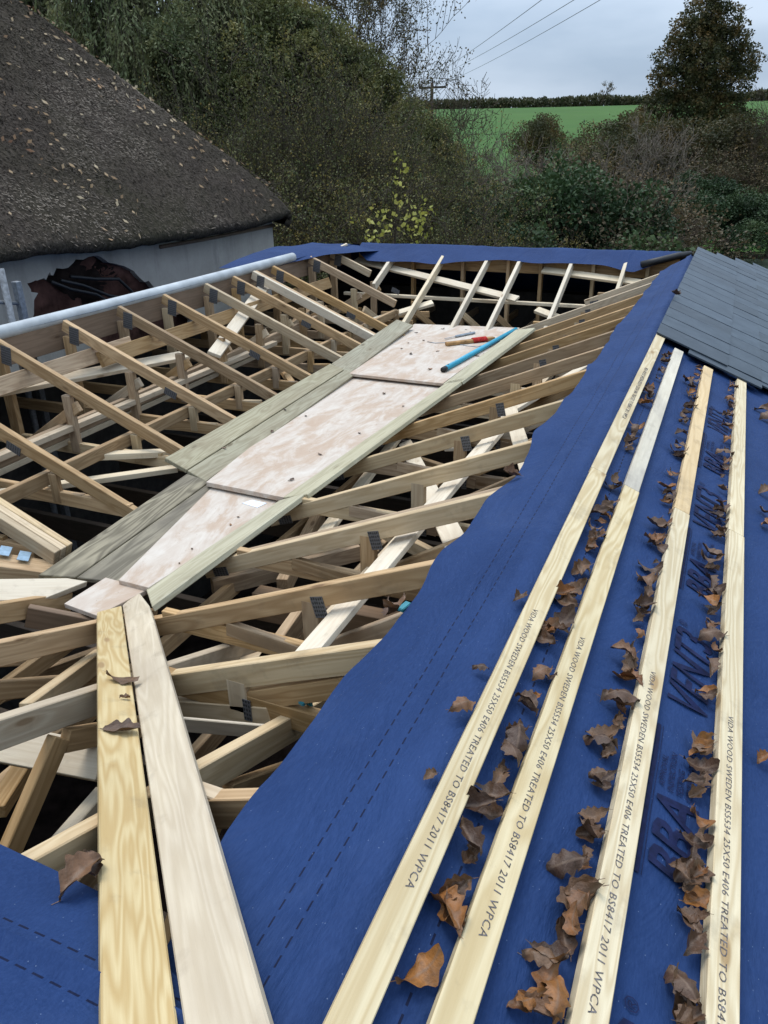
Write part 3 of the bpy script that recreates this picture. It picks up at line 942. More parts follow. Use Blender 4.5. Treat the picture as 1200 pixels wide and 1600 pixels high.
timber('brace', A, B, 0.04, 0.07, M_PINE_C, 'pale strut rising to the left valley plank between jack rafters', 'brace')
A = onP(-10, 1070, nN, dN, -0.35); B = onP(160, 1010, nN, dN, -0.3)
timber('brace', A, B, 0.04, 0.08, M_PINE, 'brown strut deep behind the left jack rafters', 'brace')
A = onZ(377, 1033, -1.62); B = onZ(440, 1012, -1.62)
timber('noggin', A, B, 0.05, 0.05, M_PINE_C, 'short pale block under the second right truss', 'noggin')
A = onZ(330, 905, -1.70); B = onZ(560, 850, -1.70)
timber('brace', A, B, 0.05, 0.08, M_PINE, 'brown brace below the double rafter beside the pale boards', 'brace')
A = onZ(560, 800, -1.62); B = onZ(700, 870, -1.62)
timber('brace', A, B, 0.035, 0.07, M_PINE_C, 'thin cream brace deep below the wide diagonal brace', 'brace')
A = onZ(610, 700, -1.66); B = onZ(800, 760, -1.66)
timber('brace', A, B, 0.035, 0.07, M_PINE, 'thin brown brace deep below the sixth right truss', 'brace')
# pale sheet lying in the far bay
tag(slab('insulation_sheet', [(-2.35, 7.9, -2.0), (-2.35, 7.35, -2.0), (-0.9, 7.35, -2.0), (-0.9, 7.9, -2.0)], 0.05, M_SHEET, None, 0, (0, 0, 1)), 'pale green sheet lying deep in the far bay', 'sheet')

# near left valley: pale plank with cut end and girder with steel straps
pq = [onP(-70, 905, nL, dL, 0.04), onP(-70, 938, nL, dL, 0.04), onP(62, 938, nL, dL, 0.04), onP(137, 908, nL, dL, 0.04), onP(105, 903, nL, dL, 0.04)]
tag(slab('valley_plank', pq, 0.03, M_PINE_PALE, None, 0.002, tuple(nL)), 'pale plank with angled end at the left picture edge', 'plank')
A = onP(-60, 865, nL, dL, -0.06); B = onP(88, 887, nL, dL, -0.06)
gd = timber('girder', A, B, 0.115, 0.12, M_PINE, 'triple pine girder with two blue steel straps, left edge', 'beam')
for q in ((8, 862), (38, 870)):
    p = onP(q[0], q[1], nL, dL, -0.057)
    bm = bmesh.new(); bmesh.ops.create_cube(bm, size=1.0); bmesh.ops.scale(bm, vec=(0.045, 0.08, 0.003), verts=bm.verts)
    bm_obj('steel_strap', bm, M_STEEL_BLUE, gd, frame(Vector(p) + Vector((0, 0, 0.004)), (B - A), (0, 0, 1)))
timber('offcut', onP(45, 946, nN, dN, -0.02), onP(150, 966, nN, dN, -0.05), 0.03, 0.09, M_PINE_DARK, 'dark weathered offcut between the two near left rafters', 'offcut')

# ------------------------------------------------------------------ walkway of plywood and boards in the valley
def ply(px, z, label, th=0.02):
    return tag(slab('plywood_sheet', [onZ(x, y, z) for x, y in px], th, M_PLY, None, 0.0015, (0, 0, 1)), label, 'plywood sheet', 'plywood sheets of the walkway')


ply([(541, 583), (692, 599), (812, 512), (648, 506)], -1.478, 'farthest plywood sheet carrying the blue tube and tools')
ply([(322, 753), (443, 777), (712, 590), (548, 574)], -1.515, 'long middle plywood sheet of the valley walkway', 0.025)
p3 = ply([(185, 906), (232, 918), (450, 776), (340, 752)], -1.552, 'near plywood sheet with a small white sticker')
ply([(100, 943), (152, 962), (232, 920), (165, 902)], -1.572, 'small pinkish plywood piece at the head of the valley planks')
stk = [onZ(x, y, -1.550) for x, y in ((378, 786), (402, 793), (417, 786), (394, 781))]
slab('sticker', stk, 0.001, M_WHITE, p3, 0, (0, 0, 1))


def board(px, n, d, off, th, mat, label):
    return tag(slab('valley_board', [onP(x, y, n, d, off) for x, y in px], th, mat, None, 0.003, tuple(n)), label, 'board', 'treated boards along the walkway')


board([(518, 568), (546, 584), (646, 508), (620, 499)], nL, dL, 0.030, 0.024, M_TREATED, 'greenish treated board left of the farthest plywood')
board([(258, 715), (292, 734), (538, 577), (516, 568)], nL, dL, 0.034, 0.024, M_TREATED, 'outer greenish treated board left of the middle plywood')
board([(293, 735), (322, 752), (553, 586), (540, 577)], nL, dL, 0.032, 0.024, M_TREATED, 'inner greenish treated board left of the middle plywood')
board([(60, 898), (118, 902), (328, 752), (292, 740)], nL, dL, 0.030, 0.022, M_TREATED_OLD, 'outer grey weathered board at the near left of walkway')
board([(120, 902), (184, 910), (352, 770), (330, 752)], nL, dL, 0.028, 0.022, M_TREATED_OLD, 'inner dark weathered board beside the near plywood')
board([(692, 600), (722, 596), (836, 512), (806, 515)], nR, dR, 0.034, 0.024, M_TREATED_PALE, 'pale treated board right of the farthest plywood')
board([(442, 777), (480, 772), (729, 590), (700, 596)], nR, dR, 0.034, 0.024, M_TREATED_PALE, 'pale treated board right of the middle plywood')
board([(228, 920), (237, 947), (478, 770), (436, 782)], nR, dR, 0.034, 0.026, M_TREATED_PALE, 'pale split treated board right of the near plywood')

# two valley planks running up towards the camera
def extend(p, q, t):
    return p + (q - p) * t


L0, L1 = onP(152, 956, nN, dN, 0.03), onP(190, 946, nN, dN, 0.03)
L2, L3 = onP(280, 1610, nN, dN, 0.03), onP(158, 1610, nN, dN, 0.03)
tag(slab('valley_plank', [extend(L0, L3, 1.25), extend(L1, L2, 1.25), L1, L0][::1], 0.028, M_PINE_YELLOW, None, 0.003, tuple(nN)),
    'yellow grained plank nearest the camera, left of the pair', 'plank', 'pair of valley planks')
R0, R1, R2 = onP(191, 946, nR, dR, 0.032), onP(216, 924, nR, dR, 0.032), onP(233, 946, nR, dR, 0.032)
R3, R4 = onP(424, 1610, nR, dR, 0.055), onP(288, 1610, nR, dR, 0.055)
tag(slab('valley_plank', [extend(R0, R4, 1.25), extend(R2, R3, 1.25), R2, R1, R0], 0.028, M_PINE_WHITE, None, 0.003, tuple(nR)),
    'white planed plank nearest the camera, right of the pair', 'plank', 'pair of valley planks')

# ------------------------------------------------------------------ membranes
# big sheet: from its free edge on the inner slope over the ridge and down the outer slope
edge_pts = [(-0.6, -0.30), (0.45, -0.28), (0.69, -0.31), (0.83, -0.335), (1.05, -0.345), (1.25, -0.345), (1.38, -0.325), (1.47, -0.325), (1.66, -0.305), (1.81, -0.305), (2.05, -0.30), (2.31, -0.29), (2.42, -0.262), (2.84, -0.285), (3.4, -0.283), (3.7, -0.268), (4.48, -0.265), (4.95, -0.275), (5.8, -0.25), (6.3, -0.255), (6.8, -0.245), (7.3, -0.225), (7.6, -0.17), (7.75, -0.05)]


def lerp_tab(tab, x):
    if x <= tab[0][0]:
        return tab[0][1]
    for (a, b), (c_, d_) in zip(tab, tab[1:]):
        if x <= c_:
            return b + (d_ - b) * (x - a) / (c_ - a)
    return tab[-1][1]


bat_s = [0.043, 0.156, 0.323, 0.503, 0.69, 0.875, 1.06, 1.245, 1.43, 1.615]


def mem_w(s, y):
    nb = min(abs(s - q) for q in bat_s)
    w = 0.007 * noise.noise(Vector((y * 1.7, s * 8, 4.0))) * min(1, nb / 0.05) + 0.004 * noise.noise(Vector((y * 6, s * 14, 8.0))) * min(1, nb / 0.04)
    return w - 0.004 * min(1, nb / 0.06)


ys = np.arange(-0.6, 7.86, 0.03)
ss = np.concatenate([np.linspace(-1, 0, 15)[:-1], np.linspace(0, 1.95, 66)])
G = np.zeros((len(ys), len(ss), 3))
for i, y in enumerate(ys):
    e = lerp_tab(edge_pts, y) + 0.006 * noise.noise(Vector((y * 9, 0, 0))) + 0.016 * noise.noise(Vector((y * 3.1, 5, 0)))
    near_r = min(abs(y - q) for q in right_Y)
    for j, s in enumerate(ss):
        if s < 0:
            sv = -s * e                  # negative distance down the inner slope
            x, z = RX + sv * CS, RZ + sv * SN
            lift = 0.010 + 0.020 * noise.noise(Vector((y * 2.2, sv * 5, 1.0))) * abs(s) + 0.010 * noise.noise(Vector((y * 5, sv * 12, 3.0))) * abs(s) + 0.010 * abs(s) ** 3 * math.sin(y * 9 + 2 * math.sin(y * 3))
            sag = -0.010 * min(1, near_r / 0.2) * abs(s)
            x += -SN * (lift + sag); z += CS * max(0.004, lift + sag)
        else:
            x, z = RX + s * CS, RZ - s * SN
            w = mem_w(s, y)
            x += SN * w; z += CS * w
        if abs(s) < 0.03:
            z -= 0.003
        G[i, j] = (x, y, z)
mem = grid_mesh('roofing_membrane', G, M_MEM)
tag(mem, 'large blue roofing membrane draped over the right hand ridge', 'membrane')

# near left sheet on the near slope
e0, e1 = onP(-80, 1285, nN, dN, 0.006), onP(0, 1320, nN, dN, 0.006)
e2, e3 = onP(90, 1362, nN, dN, 0.006), onP(160, 1397, nN, dN, 0.006)
xs_ = np.linspace(-2.2, -0.42, 70)
tabx = [(float(e0[0]) - 1.2, float(e0[1]) + 0.02), (float(e0[0]), float(e0[1])), (float(e1[0]), float(e1[1])), (float(e2[0]), float(e2[1])), (float(e3[0]), float(e3[1])), (-0.42, float(e3[1]) - 0.12)]
G = np.zeros((len(xs_), 30, 3))
for i, x in enumerate(xs_):
    yt = lerp_tab(tabx, x)
    for j in range(30):
        t_ = j / 29
        y = yt + (-0.15 - yt) * t_
        z = zN(max(y, 0.28)) - max(0, 0.28 - y) * TN
        z += 0.008 + 0.006 * noise.noise(Vector((x * 4, y * 4, 9)))
        G[i, j] = (x, y, z)
M_MEM_L = m_membrane('blue_membrane_left', [0.455, 0.40, 0.30], True)
nm = grid_mesh('roofing_membrane', G, M_MEM_L)
tag(nm, 'blue membrane corner at the bottom left beside the yellow plank', 'membrane')

# far ridge sheet, doubled over the ridge with a wavy lower edge
xs_ = np.linspace(-3.70, RX - 0.08, 120)
G = np.zeros((len(xs_), 26, 3))
for i, x in enumerate(xs_):
    u = (x + 3.70) / (3.70 + RX - 0.08)
    drop = 0.30 + 0.05 * math.sin(u * 7 + 0.6) + 0.02 * math.sin(u * 23)
    if u < 0.06:
        drop *= 0.45 + u * 9
    if u > 0.88:
        drop *= 1 - 0.7 * (u - 0.88) / 0.12
    for j in range(26):
        t_ = j / 25
        s = -drop + (drop + 0.5) * t_
        if s < 0:
            y, z = FY + s * CS, RZ + s * SN
        else:
            y, z = FY + s * CS, RZ - s * SN
        hang = max(0, -s - 0.12) * (0.25 + 0.25 * math.sin(x * 6) + 0.2 * math.sin(x * 13))
        z += 0.006 + 0.010 * noise.noise(Vector((x * 3, s * 5, 2))) - hang * 0.15 + 0.008 * math.exp(-(s * 14) ** 2)
        G[i, j] = (x, y, z)
fm = grid_mesh('roofing_membrane', G, M_MEM_N)
tag(fm, 'blue membrane strip folded over the far ridge', 'membrane')
tag(tube_path('fold_underside', [(RX - 0.42, FY - 0.26, RZ - 0.085), (RX - 0.25, FY - 0.18, RZ - 0.045), (RX - 0.12, FY - 0.10, RZ - 0.015), (RX - 0.01, FY - 0.05, RZ - 0.005)], 0.032, M_BLACK), 'dark underside of the membrane fold where far ridge meets slates', 'membrane')  # black tube added for the dark, shaded underside of the fold
# flap behind the pipe at the far left corner
G = np.zeros((50, 14, 3))
for i in range(50):
    u = i / 49
    for j in range(14):
        v = j / 13
        y = 6.2 + 1.85 * u
        x = LX - 0.02 + (0.55 * u ** 2) * (1 - v) * 0.9 - 0.5 * v
        z = RZ - 0.045 + 0.02 * math.sin(u * 3.0) + (0.045 + 0.02 * math.sin(u * 4)) * math.sin(min(1, v * 1.25) * 2.2) * min(1, u * 3) + 0.012 * noise.noise(Vector((u * 5, v * 3, 7))) + 0.008 * math.sin(u * 14) * v
        if u > 0.6:
            z -= (u - 0.6) * 0.05 * (1 - v)
        G[i, j] = (x, y, z)
ff = grid_mesh('roofing_membrane', G, M_MEM_N)
tag(ff, 'loose blue membrane flap behind the end of the grey pipe', 'membrane')
timber('offcut', onP(515, 392, nF, dF, 0.06), onP(542, 380, nF, dF, 0.08), 0.06, 0.02, M_PINE_PALE, 'short pale stick poking from the far left membrane corner', 'offcut')

# ------------------------------------------------------------------ battens with print
def out_pt(s, y, h=0.0):
    return Vector((RX + s * CS + SN * h, y, RZ - s * SN + CS * h))


def text_mesh(body, bold=0.0, shear=0.0, space=1.0):
    cu = bpy.data.curves.new('print', 'FONT')
    cu.body = body
    cu.size = 1.0
    cu.offset = bold
    cu.shear = shear
    cu.space_character = space
    cu.resolution_u = 2
    o = bpy.data.objects.new('print_tmp', cu)
    COL.objects.link(o)
    bpy.context.view_layer.update()
    me = bpy.data.meshes.new_from_object(o.evaluated_get(bpy.context.evaluated_depsgraph_get()))
    bpy.data.objects.remove(o)
    return me


def print_on(body, s0, s1, y0, y1, h, mat, parent, bold=0.0, shear=0.0, space=1.0):
    """lettering on the outer slope from y0 to y1 (reading direction), its foot at s0 and head at s1"""
    me = text_mesh(body, bold, shear, space)
    V = np.array([v.co for v in me.vertices])
    lo, hi = V.min(0), V.max(0)
    for v in me.vertices:
        a = (v.co.x - lo[0]) / (hi[0] - lo[0]); b = (v.co.y - lo[1]) / (hi[1] - lo[1])
        ss_, yy_ = s0 + (s1 - s0) * b, y0 + (y1 - y0) * a
        v.co = out_pt(ss_, yy_, h + (mem_w(ss_, yy_) if parent is mem else 0.0))
    me.materials.clear(); me.materials.append(mat)
    o = bpy.data.objects.new('printed_text', me)
    return put(o, Matrix.Identity(4), parent)


BT, BW = 0.025, 0.050
MARK = 'VIDA WOOD SWEDEN BS5534 25X50 E406 TREATED TO BS8417 2011 WPCA'
names = ['ridge', 'second', 'third', 'fourth', 'fifth', 'sixth', 'seventh']
near_mats = [M_BATTEN, M_BATTEN, M_BATTEN, M_BATTEN, M_BATTEN, M_BATTEN]
far_mats = [M_BATTEN, M_BATTEN_OLD, M_BATTEN_TAN, M_BATTEN, M_BATTEN, M_BATTEN]
far_end = [4.55, 4.22, 4.16, 4.24, 4.4, 4.4]
for k in range(5):
    s = bat_s[k]
    Y1 = 2.30 + [0.0, 0.0, 0.03, 0.08, 0.1, 0.2][k]
    w0 = rnd.uniform(-0.003, 0.003)
    up = (SN, 0, CS)
    lab = ['batten nearest the ridge', 'second batten from the ridge', 'third batten from the ridge', 'fourth batten from the ridge', 'fifth batten from the ridge, at the right picture edge', 'sixth batten from the ridge, right of the picture'][k]
    o = beam('batten', out_pt(s, Y1 - 0.001, BT), out_pt(s + w0, -0.6, BT), BW, BT - 0.002, near_mats[k], None, up, 0.0015)
    tag(o, 'near length of the %s, printed with black lettering' % lab if k < 4 else 'near length of the %s' % lab, 'batten', 'near batten lengths')
    o2 = beam('batten', out_pt(s + 0.002, far_end[k], BT), out_pt(s - 0.002, Y1 + 0.001, BT), BW, BT - 0.002, far_mats[k], None, up, 0.0015)
    tag(o2, ['far length of the pale batten nearest the ridge', 'far length of the second batten, white and grey stained', 'far length of the third batten, tan coloured', 'far length of the fourth batten, pale yellow',
             'far length of the fifth batten, hidden beside the slates', 'far length of the sixth batten'][k], 'batten', 'far batten lengths')
    if k < 4:
        # reads from far to near, letter heads to the right
        y0, y1 = [(1.44, 0.68), (1.45, 0.67), (1.44, 0.66), (1.45, 0.64)][k]
        h0 = s - 0.004 + [0.002, 0.004, 0.002, 0.001][k]
        print_on(MARK, h0 - 0.005, h0 + 0.0068, y0 + [0, -.012, .02, .01][k], y1 + [0, .01, .015, -.02][k], BT + 0.0006, M_INK, o, 0.0, 0.0, 1.1)
    if k == 0:
        print_on(MARK, s - 0.006, s + 0.010, 3.62, 2.85, BT + 0.0006, M_INK, o2, 0.010, 0.0, 1.05)

# print on the membrane between third and fourth batten, reading from near to far
sa, sb = bat_s[2] + 0.034, bat_s[3] - 0.034
for y0, y1, kind in ((1.44, 1.74, 'v'), (0.98, 1.36, 'b'), (2.36, 2.68, 'v'), (1.94, 2.26, 'b'), (3.32, 3.62, 'v'), (2.86, 3.22, 'b'), (0.42, 0.72, 'v')):
    if kind == 'v':
        print_on('VENT3', sb - 0.004, sa + 0.012, y0, y1, 0.0034, M_INK_BLUE, mem, 0.012, 0.25)
        print_on('®', sa + 0.040, sa + 0.016, y1 + 0.012, y1 + 0.034, 0.0034, M_INK_BLUE, mem, 0.0)
    else:
        print_on('BBA', sb - 0.008, sa + 0.022, y0, y0 + 0.19, 0.0034, M_INK_BLUE, mem, 0.02, 0.25)
        for q, wd in enumerate(('APPROVAL', 'INSPECTION', 'TESTING', 'CERTIFICATION')):
            f0 = sa + 0.034 + q * 0.019
            print_on(wd, f0, f0 - 0.013, y0 + 0.20, y0 + 0.20 + 0.0105 * len(wd), 0.0034, M_INK_BLUE, mem, 0.008)
        # frame lines round the mark
        for (a, b, c_, d_) in ((sa + 0.002, sa + 0.010, y0 - 0.02, y0 + 0.36), (sa + 0.014, sa + 0.0155, y0 - 0.02, y0 + 0.36)):
            q = [out_pt(e_, c_ + (d_ - c_) * g_ / 16, 0.0034 + mem_w(e_, c_ + (d_ - c_) * g_ / 16)) for g_ in range(17) for e_ in (a, b)]
            mesh_obj('printed_line', q, [(2 * g_, 2 * g_ + 1, 2 * g_ + 3, 2 * g_ + 2) for g_ in range(16)], M_INK_BLUE, mem)

# ------------------------------------------------------------------ slates
slate_roof = thing('slate_roof', 'finished blue grey slate area at the top right of the roof', 'slate roof', tuple(out_pt(0.5, 6.5, 0)))
SW, SL, GA = 0.25, 0.40, 0.19


def slate(course, y0, y1, s_top, s_tail, lift):
    bm = bmesh.new()
    L, Wd, th = s_tail - s_top, y1 - y0 - 0.012, 0.008
    n = 5
    tail = [(L + rnd.uniform(-.002, .002), Wd * i / n) for i in range(n + 1)]
    outl = [(0, 0)] + tail + [(0, Wd)]
    top = [bm.verts.new((x, y, 0)) for x, y in outl]; bot = [bm.verts.new((x, y, -th)) for x, y in outl]
    bm.faces.new(top); bm.faces.new(bot[::-1])
    m = len(outl)
    for i in range(m):
        bm.faces.new((top[i], bot[i], bot[(i + 1) % m], top[(i + 1) % m]))
    bmesh.ops.recalc_face_normals(bm, faces=bm.faces)
    tilt = 0.012
    A = out_pt(s_top, y0 + 0.002, lift); B = out_pt(s_tail, y0 + 0.002 + rnd.uniform(-.002, .002), lift + tilt * 0.5 + rnd.uniform(-.001, .003))
    return bm_obj('slate', bm, M_SLATE, slate_roof, frame(A, B - A, (SN, 0, CS)))


near_y = [4.30, 4.22, 4.36, 4.3, 4.4, 4.3, 4.4]
for cidx in range(7):
    s_tail = 0.415 + GA * cidx
    s_top = max(0.012, s_tail - SL)
    lift = BT + 0.012 - 0.004 * min(cidx, 1)
    y = near_y[cidx] + (SW / 2 if cidx % 2 else 0) * 0.0
    first = True
    stagger = 0.0 if cidx % 2 == 0 else SW / 2
    while True:
        y1 = y + (SW - (stagger if first and stagger else 0))
        first = False
        ylim = FY - 0.28 + (s_tail + 0.02) * 1.35
        if y >= ylim - 0.05:
            break
        slate(cidx, y, min(y1, ylim), s_top, s_tail, lift - 0.001 * (cidx % 2))
        y = y1
# short under-eave starter slates showing at the near edge (lower layer)
for cidx in range(6):
    s_tail = 0.415 + GA * cidx - 0.03
    y = near_y[cidx] - 0.02

# ------------------------------------------------------------------ grey pipe on the left ridge
pp = []
for k in range(30):
    y = 2.2 + (6.72 - 2.2) * k / 29
    pp.append((LX - 0.035 + 0.012 * math.sin(y * 1.1), y, RZ - 0.002 + 0.010 * math.sin(y * 0.9 + 1)))
pipe = tube_path('plastic_pipe', pp, 0.041, M_PVC, None, 20)
tag(pipe, 'long pale grey plastic pipe lying along the left ridge', 'pipe')

# ------------------------------------------------------------------ tools on the far plywood
zt = -1.478
a, b = onZ(692, 578, zt + 0.02), onZ(806, 515, zt + 0.02)
tb = thing('blue_tube', 'bright blue tube with black end cap on the farthest plywood', 'tube', tuple(a))
tube_path('tube', [Vector(a) + (Vector(b) - Vector(a)) * t_ for t_ in (0.03, 0.5, 1.0)], 0.020, M_BLUETUBE, tb, 14)
tube_path('end_cap', [a, Vector(a) + (Vector(b) - Vector(a)) * 0.03], 0.0205, M_BLACK, tb, 14)
hole = Vector(a) + (Vector(b) - Vector(a)) * 0.06 + Vector((0, 0, 0.0195))
tube_path('hole', [hole, hole + Vector((0, 0, 0.0015))], 0.007, M_BLACK, tb, 10)
a, b = Vector(onZ(697, 535, zt + 0.03)), Vector(onZ(772, 526, zt + 0.03))
ln = thing('string_line', 'wooden offcut wound with red builder line on plywood', 'string line', tuple(a))
beam('handle', a, b, 0.045, 0.028, M_OFFCUT, ln, (0, 0, 1), 0.004)
d = (b - a)
for k in range(14):
    c0 = a + d * (0.55 + 0.021 * k) + Vector((0, 0, -0.014))
    ax_ = d.normalized()
    pts = []
    sd = Vector((0, 0, 1)).cross(ax_)
    for q in range(13):
        an = 2 * math.pi * q / 12
        pts.append(c0 + sd * (0.031 * math.cos(an)) + Vector((0, 0, 1)) * (0.022 * math.sin(an)) + ax_ * (0.004 * math.sin(an * 2 + k)))
    tube_path('twine_turn', pts, 0.0045, M_RED, ln, 6, False)
a, b = Vector(onZ(712, 524, zt + 0.02)), Vector(onZ(742, 518, zt + 0.02))
kn = thing('utility_knife', 'grey utility knife behind the red wound offcut', 'knife', tuple(a))
beam('handle', a, b, 0.025, 0.018, M_GREYKNIFE, kn, (0, 0, 1), 0.005)
beam('blade', a - (b - a) * 0.55 + Vector((0, 0, -.008)), a + Vector((0, 0, -.008)), 0.014, 0.002, M_STEEL, kn, (0, 0, 1), 0)
wp = [Vector(onZ(x, y, zt + 0.003)) for x, y in ((668, 534), (680, 536), (700, 535), (728, 540), (745, 542), (758, 539), (768, 533))]
tag(tube_path('wire', wp, 0.003, M_GREYKNIFE, None, 6), 'thin bent wire under the red wound offcut', 'wire')
# teal clips seen between the timbers
for q, n_, d_, off, lab in (((478, 1093), nR, dR, -0.14, 'small teal bracket beside the third right truss'), ((520, 536), nL, dL, -0.30, 'teal strap hanging under the cottage side rafters'), ((474, 472), nL, dL, -0.30, 'small teal bracket high under the cottage side rafters'), ((632, 948), nR, dR, -0.07, 'pale blue bracket by the torn membrane edge')):
    p = Vector(onP(q[0], q[1], n_, d_, off))
    bm = bmesh.new(); bmesh.ops.create_cube(bm, size=1.0); bmesh.ops.scale(bm, vec=(0.04, 0.02, 0.012), verts=bm.verts)
    bmesh.ops.bevel(bm, geom=list(bm.edges), offset=0.002, segments=2, affect='EDGES')
    br = thing('bracket', lab, 'bracket', tuple(p))
    bm_obj('plate', bm, M_TEAL, br, frame(p, (0.3, 1, 0.1), (0, 0, 1)))
    bm = bmesh.new(); bmesh.ops.create_cube(bm, size=1.0); bmesh.ops.scale(bm, vec=(0.008, 0.018, 0.04), verts=bm.verts)
    bm_obj('tongue', bm, M_TEAL, br, frame(p + Vector((0.0, 0.015, -0.022)), (0.3, 1, 0.1), (0, 0, 1)))

#@@PART2
# ------------------------------------------------------------------ dead leaves
def leaf_mesh(seed, lobes, curl, twist):
    r = random.Random(seed)
    n, m = 20, 7
    V = []
    for i in range(n + 1):
        t = i / n
        prof = max(0.0, math.sin(math.pi * (t * 0.965 + 0.02))) ** 0.6 * (0.55 + 0.65 * t if t < 0.7 else 1.0)
        lob = 1 + 0.17 * math.cos(t * lobes * 2 * math.pi + 0.4) + 0.12 * noise.noise(Vector((t * 6, seed * 7.7, 0)))
        wl, wr = 0.30 * prof * lob, 0.30 * prof * (lob + 0.2 * noise.noise(Vector((t * 6, seed * 3.3, 5))))
        if t < 0.08:
            wl = wr = 0.012
        for j in range(m):
            q = j / (m - 1) * 2 - 1
            w = wl if q < 0 else wr
            x = (t - 0.5) * 0.085; y = q * w * 0.085
            z = curl[0] * (t - 0.5) ** 2 * 0.085 + curl[1] * abs(q) ** 1.5 * w * 0.085 + 0.005 * math.sin(t * 9 + seed) * q + 0.0045 * noise.noise(Vector((t * 5 + seed, q * 2.5, seed * 3.1))) + 0.002 * noise.noise(Vector((t * 14 + seed, q * 6, seed)))
            z += twist * q * (t - 0.5) * 0.05
            V.append((x, y, z))
    z0 = min(v[2] for v in V)
    V = [(x, y, z - z0) for x, y, z in V]
    F = []
    for i in range(n):
        for j in range(m - 1):
            a = i * m + j
            F.append((a, a + m, a + m + 1, a + 1))
    # stalk
    b = len(V)
    V += [V[3], (V[3][0] - 0.011, V[3][1] + 0.003, V[3][2] + 0.003), (V[3][0] - 0.011, V[3][1] + 0.0042, V[3][2] + 0.003), (V[3][0], V[3][1] + 0.0018, V[3][2])]
    F.append((b, b + 1, b + 2, b + 3))
    return quick_mesh('leaf', V, F, M_DEAD, True)


LEAVES = [leaf_mesh(s, l, (c_[0] * 0.7, c_[1] * 0.7), tw * 0.6) for s, l, c_, tw in ((1, 3, (1.1, 0.9), 0.3), (2, 4, (0.5, 1.5), -0.8), (3, 3, (1.6, -0.4), 0.9), (4, 4, (-0.9, 1.2), 0.2), (5, 3, (0.8, 2.0), -0.4), (6, 5, (1.9, 0.6), 0.6), (7, 2, (0.3, 0.8), 1.2), (8, 4, (-1.4, -0.8), -0.6))]


def leaf(p, nrm, label, group, size=1.0, az=None, lean=0.0, name='dead_leaf', flat=1.0):
    o = bpy.data.objects.new(name, rnd.choice(LEAVES))
    a = rnd.uniform(0, 6.28) if az is None else az
    nv = Vector(nrm).normalized()
    M = frame(Vector(p), (math.cos(a), math.sin(a), 0.0), nv)
    M = M @ Matrix.Rotation(rnd.uniform(-.22, .22) + lean, 4, 'X') @ Matrix.Rotation(rnd.uniform(-.25, .25), 4, 'Y') @ Matrix.Scale(size * rnd.uniform(0.75, 1.15), 4) @ Matrix.Diagonal((1, 1, flat, 1))
    put(o, M)
    tag(o, label, 'leaf', group)
    return o


B2L = [(715, 1385), (705, 1430), (725, 1455), (690, 1545), (750, 1352), (742, 1335), (795, 1212), (786, 1220), (782, 1285), (812, 1165), (835, 1115), (860, 1065), (880, 992), (893, 932), (885, 945), (915, 895), (850, 1002), (848, 985), (935, 860), (940, 845), (958, 805), (962, 765), (988, 690), (992, 672), (985, 705), (1010, 632), (1017, 622), (945, 820), (1012, 612), (775, 1245)]
B3L = [(820, 1572), (848, 1505), (855, 1530), (887, 1352), (905, 1410), (908, 1460), (900, 1480), (937, 1370), (943, 1315), (935, 1280), (947, 1225), (958, 1180), (940, 1170), (975, 1130), (983, 1110), (995, 1072), (1002, 1035), (992, 1050), (1010, 962), (1000, 950), (1020, 915), (1040, 850), (1035, 862), (1046, 830), (1050, 790), (1048, 772), (1065, 712), (1070, 660), (1082, 640), (1087, 622), (1076, 600), (1057, 745), (885, 1590), (925, 1430)]
B4L = [(1075, 1560), (1068, 1588), (1085, 1450), (1095, 1402), (1068, 1360), (1098, 1352), (1090, 1375), (1098, 1290), (1100, 1245), (1105, 1205), (1100, 1165), (1105, 1180), (1115, 1090), (1122, 1052), (1118, 1002), (1107, 912), (1112, 890), (1118, 868), (1120, 835), (1127, 800), (1132, 712), (1137, 690), (1140, 652), (1143, 628), (1108, 1330), (1125, 930), (1122, 955), (1130, 815), (1133, 735), (1140, 670), (1085, 1600), (1105, 1225)]
nOl = (SN, 0, CS)
for lst, bs, lab in ((B2L, bat_s[1], 'second'), (B3L, bat_s[2], 'third'), (B4L, bat_s[3], 'fourth')):
    for k, (x, y) in enumerate(lst):
        p = onP(x, y, nO, dO, 0.006)
        s = (p[0] - RX) / CS
        s = min(s - 0.004, bs - 0.050)
        for q in range(2 if (y < 900 or k % 2 == 0) else 1):
            pt = out_pt(s + rnd.uniform(-.02, .006) * q, p[1] + rnd.uniform(-.03, .03) * q, 0.004 + 0.010 * q)
            leaf(pt, nOl, 'curled brown dead leaf caught against the %s batten' % lab, 'dead leaves along the %s batten' % lab, rnd.uniform(0.5, 0.85), None, rnd.uniform(-.15, .08))
for bs, lab in ((bat_s[1], 'second'), (bat_s[2], 'third'), (bat_s[3], 'fourth')):
    yq = 0.62
    while yq < 4.05:
        yq += rnd.uniform(0.05, 0.14)
        if noise.noise(Vector((yq * 2.1, bs * 9, 0))) > -0.15:
            leaf(out_pt(bs - 0.034 - rnd.random() * 0.022, yq, 0.002 + 0.008 * rnd.random()), nOl, 'curled brown dead leaf caught against the %s batten' % lab, 'dead leaves along the %s batten' % lab, rnd.uniform(0.32, 0.68), None, rnd.uniform(-.2, .1))
for (x, y) in ((1190, 800), (1196, 770), (1196, 655), (1190, 642), (1197, 820)):
    p = onP(x, y, nO, dO, 0.006)
    leaf(out_pt((p[0] - RX) / CS, p[1], 0.008), nOl, 'brown dead leaf at the right picture edge beyond the fourth batten', 'dead leaves at the right edge', 0.9)
